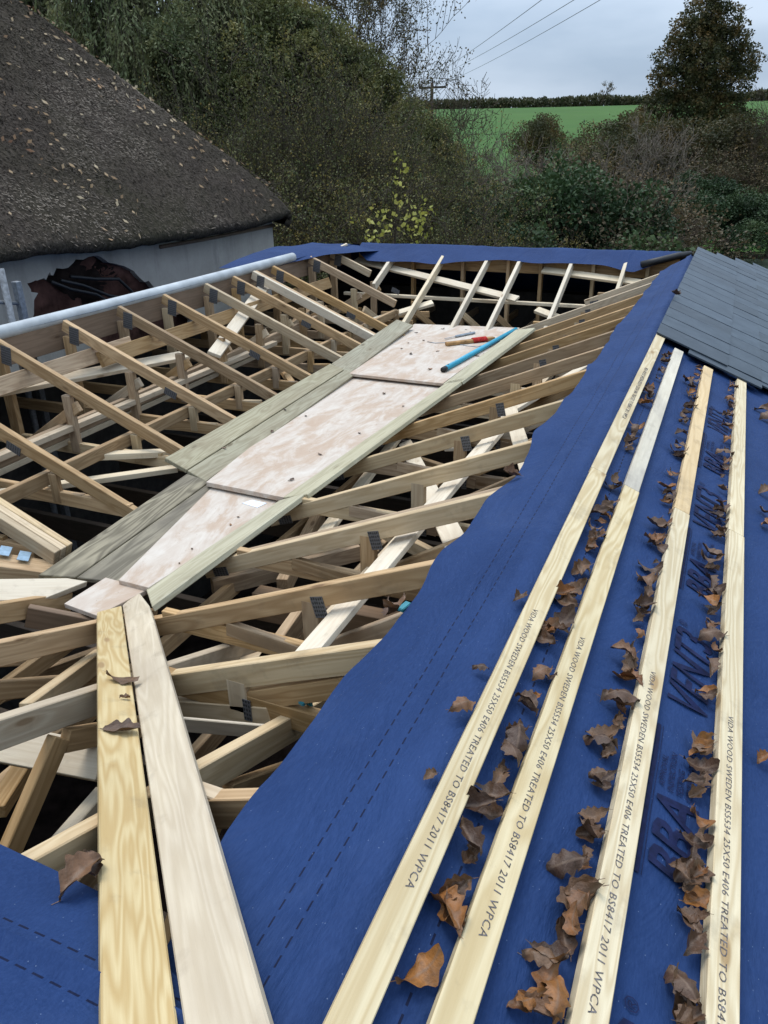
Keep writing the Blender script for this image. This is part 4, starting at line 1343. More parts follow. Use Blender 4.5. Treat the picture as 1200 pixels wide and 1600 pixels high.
for (x, y, lab) in ((670, 1217, 'small brown leaf on blue membrane left of the printed ridge batten'), (750, 1050, 'tiny brown leaf beside the ridge batten, halfway down'), (806, 938, 'small brown leaf touching the ridge batten below its joint'), (1190, 1188, 'tiny leaf scrap on open blue membrane at right')):
    leaf(out_pt((onP(x, y, nO, dO)[0] - RX) / CS, onP(x, y, nO, dO)[1], 0.004), nOl, lab, None, 0.5)
p = onP(718, 1108, nO, dO, 0.01)
leaf(p, nOl, 'dry reed like leaf caught on the ridge batten', None, 0.8, 0.9)
leaf(onP(1055, 460, nO, dO, 0.05), nOl, 'small brown leaf lying on the slates', None, 0.8)
leaf(onP(190, 1064, nN, dN, 0.033), tuple(nN), 'upper large dark leaf across the two valley planks', None, 1.0, 0.35, flat=0.45)
leaf(onP(188, 1142, nN, dN, 0.033), tuple(nN), 'lower large dark leaf across the two valley planks', None, 1.0, 0.5, flat=0.45)
leaf(onP(195, 1092, nN, dN, 0.032), tuple(nN), 'tiny curled leaf between the two large plank leaves', None, 0.3)
leaf(onP(128, 1378, nN, dN, 0.02), tuple(nN), 'dark crumpled leaf beside the yellow plank on blue sheet', None, 0.9)
leaf(onP(140, 1360, nN, dN, 0.03), tuple(nN), 'second crumpled leaf against the yellow plank edge', None, 0.7)
leaf(onP(612, 958, nR, dR, 0.0), tuple(nR), 'dark leaf hanging on the torn membrane edge', None, 0.9)
leaf(onP(620, 950, nR, dR, 0.02), tuple(nR), 'crumpled leaf beside the pale blue bracket', None, 0.9)
leaf(onP(800, 742, nR, dR, 0.02), tuple(nR), 'brown leaf under the membrane edge by fifth right truss', None, 0.7)
leaf(onP(345, 1110, nN, dN, -0.10), (0, 0, 1), 'small brown leaf on the chamfered noggin', None, 0.5)
leaf(onP(118, 742, nL, dL, -0.22), (0, 0, 1), 'reddish leaf on the grey-white plank at left', None, 0.9)
for (x, y) in ((630, 635), (585, 692), (478, 650), (600, 615), (562, 677), (420, 675), (455, 750), (500, 710)):
    leaf(onZ(x, y, -1.512), (0, 0, 1), 'small leaf scrap on the middle plywood sheet', 'leaf scraps on the middle plywood', rnd.uniform(0.25, 0.5), flat=0.45)
for (x, y) in ((692, 514), (650, 520), (662, 532), (638, 536), (628, 545), (684, 549), (672, 577), (700, 577), (758, 553), (745, 556), (728, 515), (735, 519), (642, 553), (755, 547)):
    leaf(onZ(x, y, zt + 0.002), (0, 0, 1), 'small leaf scrap on the farthest plywood sheet', 'leaf scraps on the farthest plywood', rnd.uniform(0.3, 0.6), flat=0.45)
for (x, y) in ((280, 880), (300, 858), (360, 820), (372, 808)):
    leaf(onZ(x, y, -1.55), (0, 0, 1), 'tiny leaf scrap on the near plywood sheet', 'leaf scraps on the near plywood', 0.22, flat=0.45)
for (x, y) in ((425, 674), (445, 640), (350, 700)):
    leaf(onP(x, y, nL, dL, 0.034), tuple(nL), 'tiny leaf scrap on the treated boards', 'leaf scraps on treated boards', 0.35, flat=0.45)

# ------------------------------------------------------------------ thatched cottage
cot = thing('thatched_cottage', 'old cottage with dark thatched hip roof and grey rendered wall', 'cottage', (-8.0, 4.0, GROUND))
TX, TY, TZ, TP, TK = -5.2, 9.5, -0.66, 0.98, 1.12
TX1, TY0 = -11.4, -2.5


def thatch_z(X, Y):
    de, dw, dn = TX - X, X - TX1, (TY - Y) * TK
    k = 0.25
    d1 = min(de, dw)
    h = max(k - abs(d1 - dn), 0) / k
    d_ = min(d1, dn) - h * h * k * 0.25
    h2 = max(0.5 - abs(de - dw), 0) / 0.5
    d_ -= h2 * h2 * 0.5 * 0.1
    edge = 0.06 * math.exp(-max(d_, 0) / 0.10)
    return TZ + TP * d_ - edge + 0.05 * noise.noise(Vector((X * 0.9, Y * 0.9, 0))) + 0.018 * noise.noise(Vector((X * 6, Y * 6, 5)))


us = np.concatenate([np.linspace(TX, -6.6, 46), np.linspace(-6.7, TX1, 40)])
vs = np.concatenate([np.linspace(TY0, 2.5, 30)[:-1], np.linspace(2.5, TY, 120)])
G = np.zeros((len(us) + 2, len(vs) + 2, 3))
for i, X in enumerate(us):
    for j, Y in enumerate(vs):
        # round the plan corner
        G[i + 1, j + 0] = (X, Y, thatch_z(X, Y))
# skirts: eave thickness turned under
G[1:-1, -2] = G[1:-1, -3]; G[1:-1, -2, 2] = np.minimum(G[1:-1, -3, 2], TZ) - 0.07; G[1:-1, -2, 1] -= 0.04
G[1:-1, -1] = G[1:-1, -2]; G[1:-1, -1, 1] = TY - 0.42; G[1:-1, -1, 2] = TZ - 0.12
G[0] = G[1]; G[0, :, 2] = np.minimum(G[1, :, 2], TZ) - 0.07; G[0, :, 0] = TX - 0.05
row = G[0].copy(); row[:, 0] = TX - 0.36; row[:, 2] = TZ - 0.11
G = np.concatenate([row[None], G[:-1]], axis=0)
# pull the plan corner in to round it
for i in range(G.shape[0]):
    for j in range(G.shape[1]):
        x, y, z = G[i, j]
        cx, cy, rr = TX - 0.7, TY - 0.7, 0.7
        if x > cx and y > cy:
            dx, dy = x - cx, y - cy
            m_ = max(dx, dy); l_ = math.hypot(dx, dy)
            if l_ > 1e-6:
                f_ = m_ / l_
                f_ = f_ + (1 - f_) * 0.35
                G[i, j, 0] = cx + dx * f_; G[i, j, 1] = cy + dy * f_
th_o = grid_mesh('thatch_roof', G, M_THATCH, cot)
# cut reed ends standing out of the thatch
nr = np.random.default_rng(3)
N = 120000
X = TX - np.abs(nr.random(N)) ** 0.8 * 4.6; Y = TY - nr.random(N) * 6.8
keep = (TX - X < 4.5) & ~((X > TX - 0.35) & (Y > TY - 0.35))
X, Y = X[keep], Y[keep]
Z = np.array([thatch_z(a_, b_) for a_, b_ in zip(X, Y)])
east = (TX - X) < (TY - Y) * TK
d_ = np.where(east[:, None], np.array([[0.70, 0, -0.71]]), np.array([[0, 0.70, -0.71]]))
nrmv = np.where(east[:, None], np.array([[0.71, 0, 0.70]]), np.array([[0, 0.71, 0.70]]))
d_ = d_ + nr.normal(0, 0.35, d_.shape) + nrmv * 0.45
d_ /= np.linalg.norm(d_, axis=1, keepdims=True)
sd = np.cross(d_, nrmv); sd /= np.linalg.norm(sd, axis=1, keepdims=True)
P0 = np.stack([X, Y, Z], 1)
ln_ = nr.uniform(0.012, 0.034, len(X))[:, None]; wd = nr.uniform(0.003, 0.006, len(X))[:, None]
V = np.stack([P0 - sd * wd, P0 + sd * wd, P0 + d_ * ln_ + sd * wd * 0.6, P0 + d_ * ln_ - sd * wd * 0.6], 1).reshape(-1, 3)
F = np.arange(len(X) * 4).reshape(-1, 4)
M_REED = m_leaf('reed_ends', [(0.0, (0.028, 0.023, 0.018)), (0.5, (0.085, 0.070, 0.056)), (0.85, (0.155, 0.13, 0.105)), (1.0, (0.27, 0.225, 0.18))], 0.9, 0.0, 0.05)
o = bpy.data.objects.new('reed_ends', quick_mesh('reed_ends', V, F, M_REED)); put(o, Matrix.Identity(4), cot); o['kind'] = 'stuff'
# fallen leaves on the thatch
N = 2300
X = TX - nr.random(N) * 4.2; Y = TY - 0.4 - nr.random(N) * 6.2
cl = np.array([noise.noise(Vector((a_ * 0.8, b_ * 0.8, 2))) for a_, b_ in zip(X, Y)])
kp = (cl + nr.normal(0, 0.25, N) > 0.02) & (TX - X < 4.1)
X, Y = X[kp], Y[kp]
Z = np.array([thatch_z(a_, b_) for a_, b_ in zip(X, Y)]) + 0.018
east = (TX - X) < (TY - Y) * TK
nrmv = np.where(east[:, None], np.array([[0.71, 0, 0.70]]), np.array([[0, 0.71, 0.70]]))
a_ = nr.normal(0, 1, nrmv.shape); a_ -= nrmv * (a_ * nrmv).sum(1, keepdims=True); a_ /= np.linalg.norm(a_, axis=1, keepdims=True)
b_ = np.cross(nrmv, a_)
sz = nr.uniform(0.016, 0.042, len(X))[:, None]
P0 = np.stack([X, Y, Z], 1) + nrmv * 0.01
V = np.stack([P0 - a_ * sz, P0 + b_ * sz * 0.45 + nrmv * 0.008, P0 + a_ * sz + nrmv * 0.012, P0 - b_ * sz * 0.45], 1).reshape(-1, 3)
M_LITTER = m_leaf('thatch_litter', [(0.0, (0.13, 0.06, 0.03)), (0.45, (0.26, 0.17, 0.09)), (0.8, (0.38, 0.30, 0.19)), (1.0, (0.28, 0.12, 0.04))], 0.7, 0.1, 0.2)
o = bpy.data.objects.new('fallen_leaves', quick_mesh('fallen_leaves', V, np.arange(len(X) * 4).reshape(-1, 4), M_LITTER)); put(o, Matrix.Identity(4), cot); o['kind'] = 'stuff'

# wall: cob core behind a skin of render with a ragged hole
WX, WY1 = -5.5, 9.14
core = np.zeros((60, 30, 3))
for i in range(60):
    for j in range(30):
        y = 2.0 + (8.2 - 2.0) * i / 59; z = -3.2 + (TZ - 0.1 + 3.2) * j / 29
        core[i, j] = (WX - 0.10 + 0.09 * noise.noise(Vector((y * 2.3, z * 2.3, 1))) + 0.04 * noise.noise(Vector((y * 7, z * 7, 3))), y, z)
grid_mesh('cob_core', core, M_COB, cot)
wall('back_wall', TX1 + 0.4, TY0 + 0.3, WX - 0.25, WY1, GROUND - 0.2, TZ - 0.02, M_LIME, cot)
hole_px = [(48, 530), (52, 492), (58, 462), (40, 448), (62, 440), (78, 428), (88, 424), (112, 409), (142, 400), (172, 407), (196, 418), (214, 428), (232, 441), (256, 462), (278, 480), (300, 500), (300, 545)]
hp = [onX(x, y, WX) for x, y in hole_px]
hp2 = []
for a_, b_ in zip(hp, hp[1:]):
    for q in range(3):
        p = a_ + (b_ - a_) * q / 3
        hp2.append((p[1] + rnd.uniform(-.03, .03), p[2] + rnd.uniform(-.03, .03)))
hp2.append((hp[-1][1], hp[-1][2]))
bm = bmesh.new()
outer = [(-2.2, TZ - 0.02), (WY1, TZ - 0.02), (WY1, GROUND - 0.2), (-2.2, GROUND - 0.2)]
ov = [bm.verts.new((WX, y, z)) for y, z in outer]; hv = [bm.verts.new((WX, y, z)) for y, z in hp2]
es = [bm.edges.new((ov[i], ov[(i + 1) % 4])) for i in range(4)] + [bm.edges.new((hv[i], hv[(i + 1) % len(hv)])) for i in range(len(hv))]
bmesh.ops.triangle_fill(bm, use_beauty=True, use_dissolve=False, edges=es)
ex = bmesh.ops.extrude_face_region(bm, geom=list(bm.faces))
for e in ex['geom']:
    if isinstance(e, bmesh.types.BMVert):
        e.co.x -= 0.07
bmesh.ops.recalc_face_normals(bm, faces=bm.faces)
bm_obj('rendered_wall', bm, M_LIME, cot)
tube_path('added_eave_shadow', [onX(250, 386, WX + 0.012), onX(330, 372, WX + 0.012), onX(428, 352, WX + 0.012)], 0.02, M_PINE_DARK, cot, 8)  # dark strip added to draw the shadow under the thatch eave
# sooty hollow at the top of the hole
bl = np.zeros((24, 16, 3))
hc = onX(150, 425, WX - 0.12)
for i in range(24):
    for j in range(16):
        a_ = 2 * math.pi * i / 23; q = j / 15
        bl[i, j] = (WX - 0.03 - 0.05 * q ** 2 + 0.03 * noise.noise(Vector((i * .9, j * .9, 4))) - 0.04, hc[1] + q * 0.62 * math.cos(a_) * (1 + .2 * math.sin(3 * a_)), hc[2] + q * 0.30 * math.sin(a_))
grid_mesh('soot_patch', bl, M_SOOT_SHADE, cot)
for k, px in enumerate(([(80, 440), (110, 452), (150, 460), (180, 478), (215, 492)], [(95, 438), (130, 446), (170, 462), (215, 470), (250, 486)], [(110, 432), (150, 436), (185, 436), (205, 455), (215, 470)])):
    tag(tube_path('cable', [onX(x, y, WX + 0.04) for x, y in px], 0.016, M_BLACK, None, 8), ['lowest dark cable hanging from the broken cottage wall', 'middle dark cable hanging from the broken cottage wall', 'short looped cable at the broken cottage wall'][k], 'cable', 'cables at the broken wall')

# scaffold at the left edge
px_ = onX(29, 440, -4.75); qx_ = onX(30, 520, -4.75)
sp1 = thing('scaffold_post', 'weathered grey post standing behind pipe at the left edge', 'scaffold post', (px_[0], px_[1], GROUND))
beam('post', (px_[0], px_[1], px_[2]), (px_[0], px_[1], GROUND), 0.05, 0.05, M_STEEL, sp1, (1, 0, 0))
p0_, p1_ = onX(-40, 470, -4.78), onX(29, 474, -4.78)
tag(tube_path('scaffold_rail', [p0_, p1_], 0.014, M_STEEL, None, 10), 'grey rail fixed to the weathered post at left edge', 'rail')
p2_ = onX(1, 420, -4.75)
tag(tube_path('scaffold_pole', [(p2_[0], p2_[1], p2_[2]), (p2_[0], p2_[1], GROUND)], 0.024, M_STEEL, None, 12), 'grey scaffold pole at the very left edge', 'pole')

# ------------------------------------------------------------------ vegetation
def leaf_quads(P, A, size, rng, wid=0.35, fold=0.1):
    n = len(P)
    A = A / np.maximum(np.linalg.norm(A, axis=1, keepdims=True), 1e-6)
    R_ = rng.normal(0, 1, (n, 3))
    B = np.cross(A, R_); B /= np.maximum(np.linalg.norm(B, axis=1, keepdims=True), 1e-6)
    Nn = np.cross(A, B)
    s = size[:, None]
    V = np.stack([P, P + A * s * 0.5 + B * s * wid + Nn * s * fold, P + A * s, P + A * s * 0.5 - B * s * wid + Nn * s * fold], 1)
    return V.reshape(-1, 3), np.arange(n * 4).reshape(-1, 4)


RMIN = [0.0]


def grow(rng, p, d, L, r, level, maxl, segs, tips, kids=4, up=0.12, wob=0.22, spread=0.75, shrink=0.62, first=0.3):
    n = max(3, int(L / 0.35)) if level < maxl else 3
    n = min(n, 9)
    st = L / n
    p = np.array(p, float); d = np.array(d, float)
    pos = []
    for i in range(n):
        d = d + rng.normal(0, wob, 3) * 0.5 + np.array([0, 0, up])
        d /= np.linalg.norm(d)
        q = p + d * st
        r0, r1 = r * (1 - 0.75 * i / n), r * (1 - 0.75 * (i + 1) / n)
        segs.append((p, q, max(r0, RMIN[0]), max(r1, RMIN[0] * 0.8)))
        pos.append((q, d.copy(), r1, (i + 1) / n))
        p = q
    if level >= maxl:
        tips.extend([(a, b) for a, b, _, _ in pos])
        return
    for k in range(kids):
        t = first + (1 - first) * (k + rng.random()) / kids
        q, dd, rr, _ = pos[min(n - 1, int(t * n))]
        side = rng.normal(0, 1, 3); side -= dd * side.dot(dd); side /= np.linalg.norm(side)
        nd = dd * (1 - spread * 0.5) + side * spread
        grow(rng, q, nd / np.linalg.norm(nd), L * shrink * rng.uniform(0.75, 1.15) * (1.1 - 0.35 * t), rr * 0.72, level + 1, maxl, segs, tips, kids, up, wob, spread, shrink, first)


def make_shrub(seed, h, stems, lean, maxl, kids, leafn, lsize, lmat, bmat, rad0=0.05, per_tip_r=0.25, up=0.12, droop=0.0, shrink=0.6, spread=0.75, crown_min=0.0, n=4):
    rng = np.random.default_rng(seed)
    segs, tips = [], []
    for s in range(stems):
        a = 2 * math.pi * (s + rng.random()) / stems
        d = np.array([math.cos(a) * lean, math.sin(a) * lean, 1.0]) * 1.0
        d /= np.linalg.norm(d)
        grow(rng, (math.cos(a) * 0.15 * (stems > 1), math.sin(a) * 0.15 * (stems > 1), -0.15), d, h * rng.uniform(0.6, 0.85), rad0 * rng.uniform(0.7, 1.1), 0, maxl, segs, tips, kids, up, 0.22, spread, shrink)
    V, F = tubes(segs, n)
    tr = quick_mesh('trunk', V, F, bmat, True)
    cr = None
    if leafn:
        T = np.array([t[0] for t in tips]); Dn = np.array([t[1] for t in tips])
        T_, D_ = T[T[:, 2] > crown_min * h], Dn[T[:, 2] > crown_min * h]
        ix = rng.integers(0, len(T_), leafn)
        P = T_[ix] + rng.normal(0, per_tip_r, (leafn, 3))
        A = D_[ix] + rng.normal(0, 0.8, (leafn, 3)) + np.array([0, 0, -droop])
        V, F = leaf_quads(P, A, rng.uniform(0.6, 1.3, leafn) * lsize, rng)
        cr = quick_mesh('crown', V, F, lmat)
    return tr, cr


def make_blob(seed, blobs, leafn, lsize, lmat, bmat, gap=0.25, stem_h=None, wid=0.35):
    """crown of lumps: leaves in the outer shell of each lump, gaps where the noise is low"""
    rng = np.random.default_rng(seed)
    Bc = np.array([b[:3] for b in blobs], float); Br = np.array([b[3] for b in blobs], float)
    pr = Br ** 2 / (Br ** 2).sum()
    ix = rng.choice(len(blobs), leafn, p=pr)
    d = rng.normal(0, 1, (leafn, 3)); d[:, 2] += 0.25
    d /= np.linalg.norm(d, axis=1, keepdims=True)
    rr = Br[ix] * (1.05 - 0.42 * rng.random(leafn) ** 1.6)
    rr *= 1 + 0.22 * np.sin(d[:, 0] * 5 + ix) * np.sin(d[:, 1] * 6 + 2 * ix) + 0.15 * np.sin(d[:, 2] * 9 + ix)
    P = Bc[ix] + d * rr[:, None] * np.array([1, 1, 0.85])
    g = np.array([noise.noise(Vector(p * (1.6 / max(0.3, Br.mean())))) for p in P])
    k = g > -gap - rng.random(leafn) * 0.35
    k &= P[:, 2] > 0.02
    P, d = P[k], d[k]
    A = d * 0.7 + rng.normal(0, 0.7, P.shape) + np.array([0, 0, -0.35])
    V, F = leaf_quads(P, A, rng.uniform(0.55, 1.35, len(P)) * lsize, rng, wid)
    cr = quick_mesh('crown', V, F, lmat)
    segs = []
    top = max(b[2] for b in blobs)
    segs.append((np.array([0, 0, -0.3]), np.array([0.05, 0, top * 0.45]), 0.045 * top ** 0.8 + 0.02, 0.03 * top ** 0.8))
    segs.append((np.array([0.05, 0, top * 0.45]), np.array([0, 0.05, top * 0.95]), 0.03 * top ** 0.8, 0.008 * top))
    for b in blobs:
        c_ = np.array(b[:3]); s0 = np.array([0.03, 0.0, max(0.1, min(top * 0.8, c_[2] * 0.55))])
        m_ = (s0 + c_) / 2 + rng.normal(0, 0.12, 3) * b[3]
        segs.append((s0, m_, 0.02 * top ** 0.6, 0.014 * top ** 0.6)); segs.append((m_, c_, 0.014 * top ** 0.6, 0.006 * top ** 0.6))
        for q in range(6):
            e = c_ + rng.normal(0, 0.5, 3) * b[3]
            segs.append((c_, e, 0.006 * top ** 0.6, 0.002 * top ** 0.6))
    V, F = tubes(segs, 5)
    return quick_mesh('trunk', V, F, bmat, True), cr


def dome(seed, w, h, n, r0, r1):
    r = random.Random(seed)
    out = []
    while len(out) < n:
        a, q, z = r.uniform(0, 6.28), r.random() ** 0.5, r.random()
        lim = math.sqrt(max(0.05, 1 - z * z))
        out.append((w * q * lim * math.cos(a), w * q * lim * math.sin(a), 0.25 * h + z * h * 0.68, r.uniform(r0, r1)))
    return out


def willow(seed, h, strands):
    rng = np.random.default_rng(seed)
    segs, tips = [], []
    grow(rng, (0, 0, -0.3), (0.05, 0, 1), h * 0.62, 0.28, 0, 2, segs, tips, 6, 0.16, 0.16, 0.62, 0.62, 0.35)
    T = np.array([t[0] for t in tips]); T = T[T[:, 2] > h * 0.35]
    LP, LA = [], []
    for s in range(strands):
        p = T[rng.integers(0, len(T))] + rng.normal(0, 0.25, 3)
        L = rng.uniform(1.2, 3.6)
        d = np.array([p[0], p[1], 0]) * 0.10 + rng.normal(0, 0.25, 3); d[2] = 0.25
        m = 7
        for i in range(m):
            d = d * 0.72 + np.array([0, 0, -0.42]) + rng.normal(0, 0.05, 3)
            q = p + d / np.linalg.norm(d) * L / m
            segs.append((p, q, 0.006, 0.005))
            for e in range(5):
                LP.append(p + (q - p) * (e + rng.random()) / 5); LA.append(d / np.linalg.norm(d) + rng.normal(0, 0.45, 3))
            p = q
    V, F = tubes(segs, 4)
    tr = quick_mesh('trunk', V, F, M_BARK, True)
    LP, LA = np.array(LP), np.array(LA)
    V, F = leaf_quads(LP, LA, rng.uniform(0.12, 0.22, len(LP)), rng, 0.15, 0.03)
    return tr, quick_mesh('crown', V, F, M_L_WILLOW)


RMIN[0] = 0.010
PROTO = {
    'bare': make_shrub(22, 6.5, 3, 0.25, 3, 6, 0, 0, None, M_TWIG, 0.06, 0.2, 0.10, n=3),
    'bare_pale': make_shrub(23, 4.5, 7, 0.42, 3, 5, 700, 0.07, M_L_BROWN, M_TWIG_PALE, 0.03, 0.2, 0.10, n=3),
    'sparse': make_shrub(21, 11.0, 2, 0.12, 3, 6, 9000, 0.085, M_L_OAK, M_BARK, 0.13, 0.12, 0.10, 0.2, 0.55, 0.7, 0.15, 4),
}
RMIN[0] = 0.007
PROTO.update({
    'mass_a': make_blob(51, dome(11, 2.6, 8.5, 60, 0.35, 0.8), 60000, 0.078, M_L_OLIVE, M_BARK, 0.05),
    'mass_b': make_blob(52, dome(12, 2.2, 9.0, 55, 0.35, 0.75), 52000, 0.08, M_L_WILLOW, M_BARK, 0.12),
    'scrub_a': make_shrub(11, 7.5, 8, 0.28, 3, 6, 15000, 0.058, M_L_SCRUB, M_TWIG_MID, 0.045, 0.10, n=3),
    'scrub_b': make_shrub(12, 7.5, 8, 0.22, 3, 6, 11000, 0.058, M_L_SCRUB, M_TWIG_MID, 0.045, 0.11, n=3),
    'scrub_c': make_shrub(13, 5.0, 9, 0.45, 3, 6, 13000, 0.052, M_L_SCRUB, M_TWIG_MID, 0.03, 0.10, 0.05, n=3),
    'bramble': make_shrub(24, 3.2, 10, 0.7, 3, 5, 9000, 0.07, M_L_BROWN, M_TWIG, 0.025, 0.2, 0.02),
    'green_a': make_blob(31, dome(1, 1.9, 2.9, 26, 0.4, 0.7), 42000, 0.07, M_L_GREEN, M_BARK),
    'green_b': make_blob(32, dome(2, 2.2, 2.4, 26, 0.35, 0.7), 42000, 0.065, M_L_GREEN, M_BARK),
    'dark_bush': make_blob(33, dome(3, 1.8, 3.2, 22, 0.5, 0.85), 20000, 0.085, M_L_OAK, M_BARK),
    'oak': make_blob(34, [(0, 0, 13.2, 1.1), (-.6, .3, 12.0, 1.5), (.8, -.2, 11.4, 1.6), (-1.6, 0, 10.6, 1.6), (1.9, .4, 10.0, 1.6), (0, .8, 10.2, 1.9), (-2.6, .2, 9.0, 1.4), (3.0, 0, 8.8, 1.4), (3.7, .4, 8.2, .9), (-.8, -.8, 8.6, 1.9), (1.2, .6, 8.2, 1.9),
                          (-2.3, -.3, 7.3, 1.6), (2.2, -.5, 7.0, 1.5), (-3.3, .4, 7.7, .9), (0, .3, 6.4, 2.0), (-3.2, 0, 5.6, 1.5), (2.6, .5, 5.3, 1.6), (-1.2, -.9, 5.0, 1.7), (1.0, -.9, 4.4, 1.6), (-4.0, .5, 4.4, 1.4), (3.6, -.2, 3.8, 1.6), (0, 0, 3.4, 1.7), (-2.4, 0, 3.2, 1.5)],
                     52000, 0.19, M_L_OAK, M_BARK, 0.55),
    'willow': willow(41, 13.0, 1700),
})


def plant(kind, name, label, px, D, scale=1.0, rot=None, group=None, top=None, cat='tree', sx=1.0, dz=0.0):
    p = at(px, 300, D)
    gz = ground_z(p[0], p[1]) + dz
    if top is not None:
        zt_ = at(px, top, D)[2]
        tr, cr = PROTO[kind]
        hh = HEI[kind]
        scale = (zt_ - gz) / hh
    t = thing(name, label, cat, (p[0], p[1], gz), group)
    M = Matrix.Translation((p[0], p[1], gz)) @ Matrix.Rotation(rnd.uniform(0, 6.28) if rot is None else rot, 4, 'Z') @ Matrix.Diagonal((scale * sx, scale * sx, scale, 1))
    tr, cr = PROTO[kind]
    put(bpy.data.objects.new('trunk', tr), M, t)
    if cr is not None:
        put(bpy.data.objects.new('crown', cr), M, t)
    return t


HEI = {}
for k_, (tr, cr) in PROTO.items():
    zz = np.zeros(len(tr.vertices) * 3, np.float32); tr.vertices.foreach_get('co', zz)
    h_ = np.percentile(zz[2::3], 99.5)
    if cr is not None:
        zz = np.zeros(len(cr.vertices) * 3, np.float32); cr.vertices.foreach_get('co', zz)
        h_ = np.percentile(zz[2::3], 99.5)
    HEI[k_] = float(h_)

plant('willow', 'willow_tree', 'tall weeping willow above the thatched roof', 250, 24, group=None, top=-120, rot=0.4)
plant('willow', 'willow_tree', 'weeping willow at the top left corner behind the thatch', 60, 27, top=-90, rot=2.2)
plant('willow', 'willow_tree', 'olive willow behind the brown scrub, left of centre', 400, 28, top=-60, rot=4.0)
G1 = 'scrub trees of the left thicket'
_row = {'f': sorted((320, 380, 450, 520, 590, 650, 710)), 'm': sorted((350, 420, 480, 540, 590, 640, 690)), 'b': sorted((180, 300, 380, 430, 460, 500, 530, 570, 600, 670))}


def scrub_label(k_, px, D):
    if k_ == 'scrub_c':
        return '%s low twiggy bush from the left, just above the far ridge' % ORD[_row['f'].index(px)]
    if D < 20:
        return '%s tall brown scrub tree from the left, middle row of thicket' % ORD[_row['m'].index(px)]
    return '%s scrub tree from the left, back row of the thicket' % ORD[_row['b'].index(px)]


for i, (k_, px, D, top) in enumerate((('scrub_a', 350, 19, 150), ('scrub_b', 420, 17, 60), ('scrub_a', 480, 18, 40), ('scrub_b', 540, 16.5, 80), ('scrub_a', 590, 18, 110), ('scrub_b', 640, 17, 195), ('scrub_a', 690, 19, 205), ('scrub_c', 380, 15.5, 240), ('scrub_c', 450, 14.5, 260), ('scrub_c', 520, 14.8, 270), ('scrub_c', 590, 15.5, 280),
                                      ('scrub_c', 650, 15, 280), ('scrub_c', 710, 17, 300), ('mass_b', 300, 22, 30), ('mass_a', 460, 23, -10), ('mass_a', 530, 24, 50), ('mass_b', 380, 24, -30), ('mass_a', 600, 24, 110), ('mass_b', 180, 24, 10), ('mass_a', 670, 25, 190), ('scrub_c', 320, 16, 260), ('mass_b', 430, 27, -20), ('mass_a', 570, 28, 105), ('mass_a', 500, 28, 10))):
    plant(k_, 'scrub_tree', scrub_label(k_, px, D), px, D, top=top, group=G1)
plant('sparse', 'ash_tree', 'tall thin tree with sparse leaves against the sky', 612, 26, top=-90, rot=1.0, sx=0.62)
plant('sparse', 'ash_tree', 'sparse leaved tree just left of the power pole tree', 560, 27, top=-60, rot=3.0)
plant('sparse', 'ash_tree', 'slim sparse tree right of the willow', 490, 29, top=-90, rot=5.0)
plant('bare', 'bare_tree', 'bare leafless tree beside the power pole', 712, 44, top=92, rot=0.7)
plant('bare', 'bare_tree', 'small bare tree just right of the sparse tall tree', 648, 40, top=90, rot=2.7, sx=0.6)
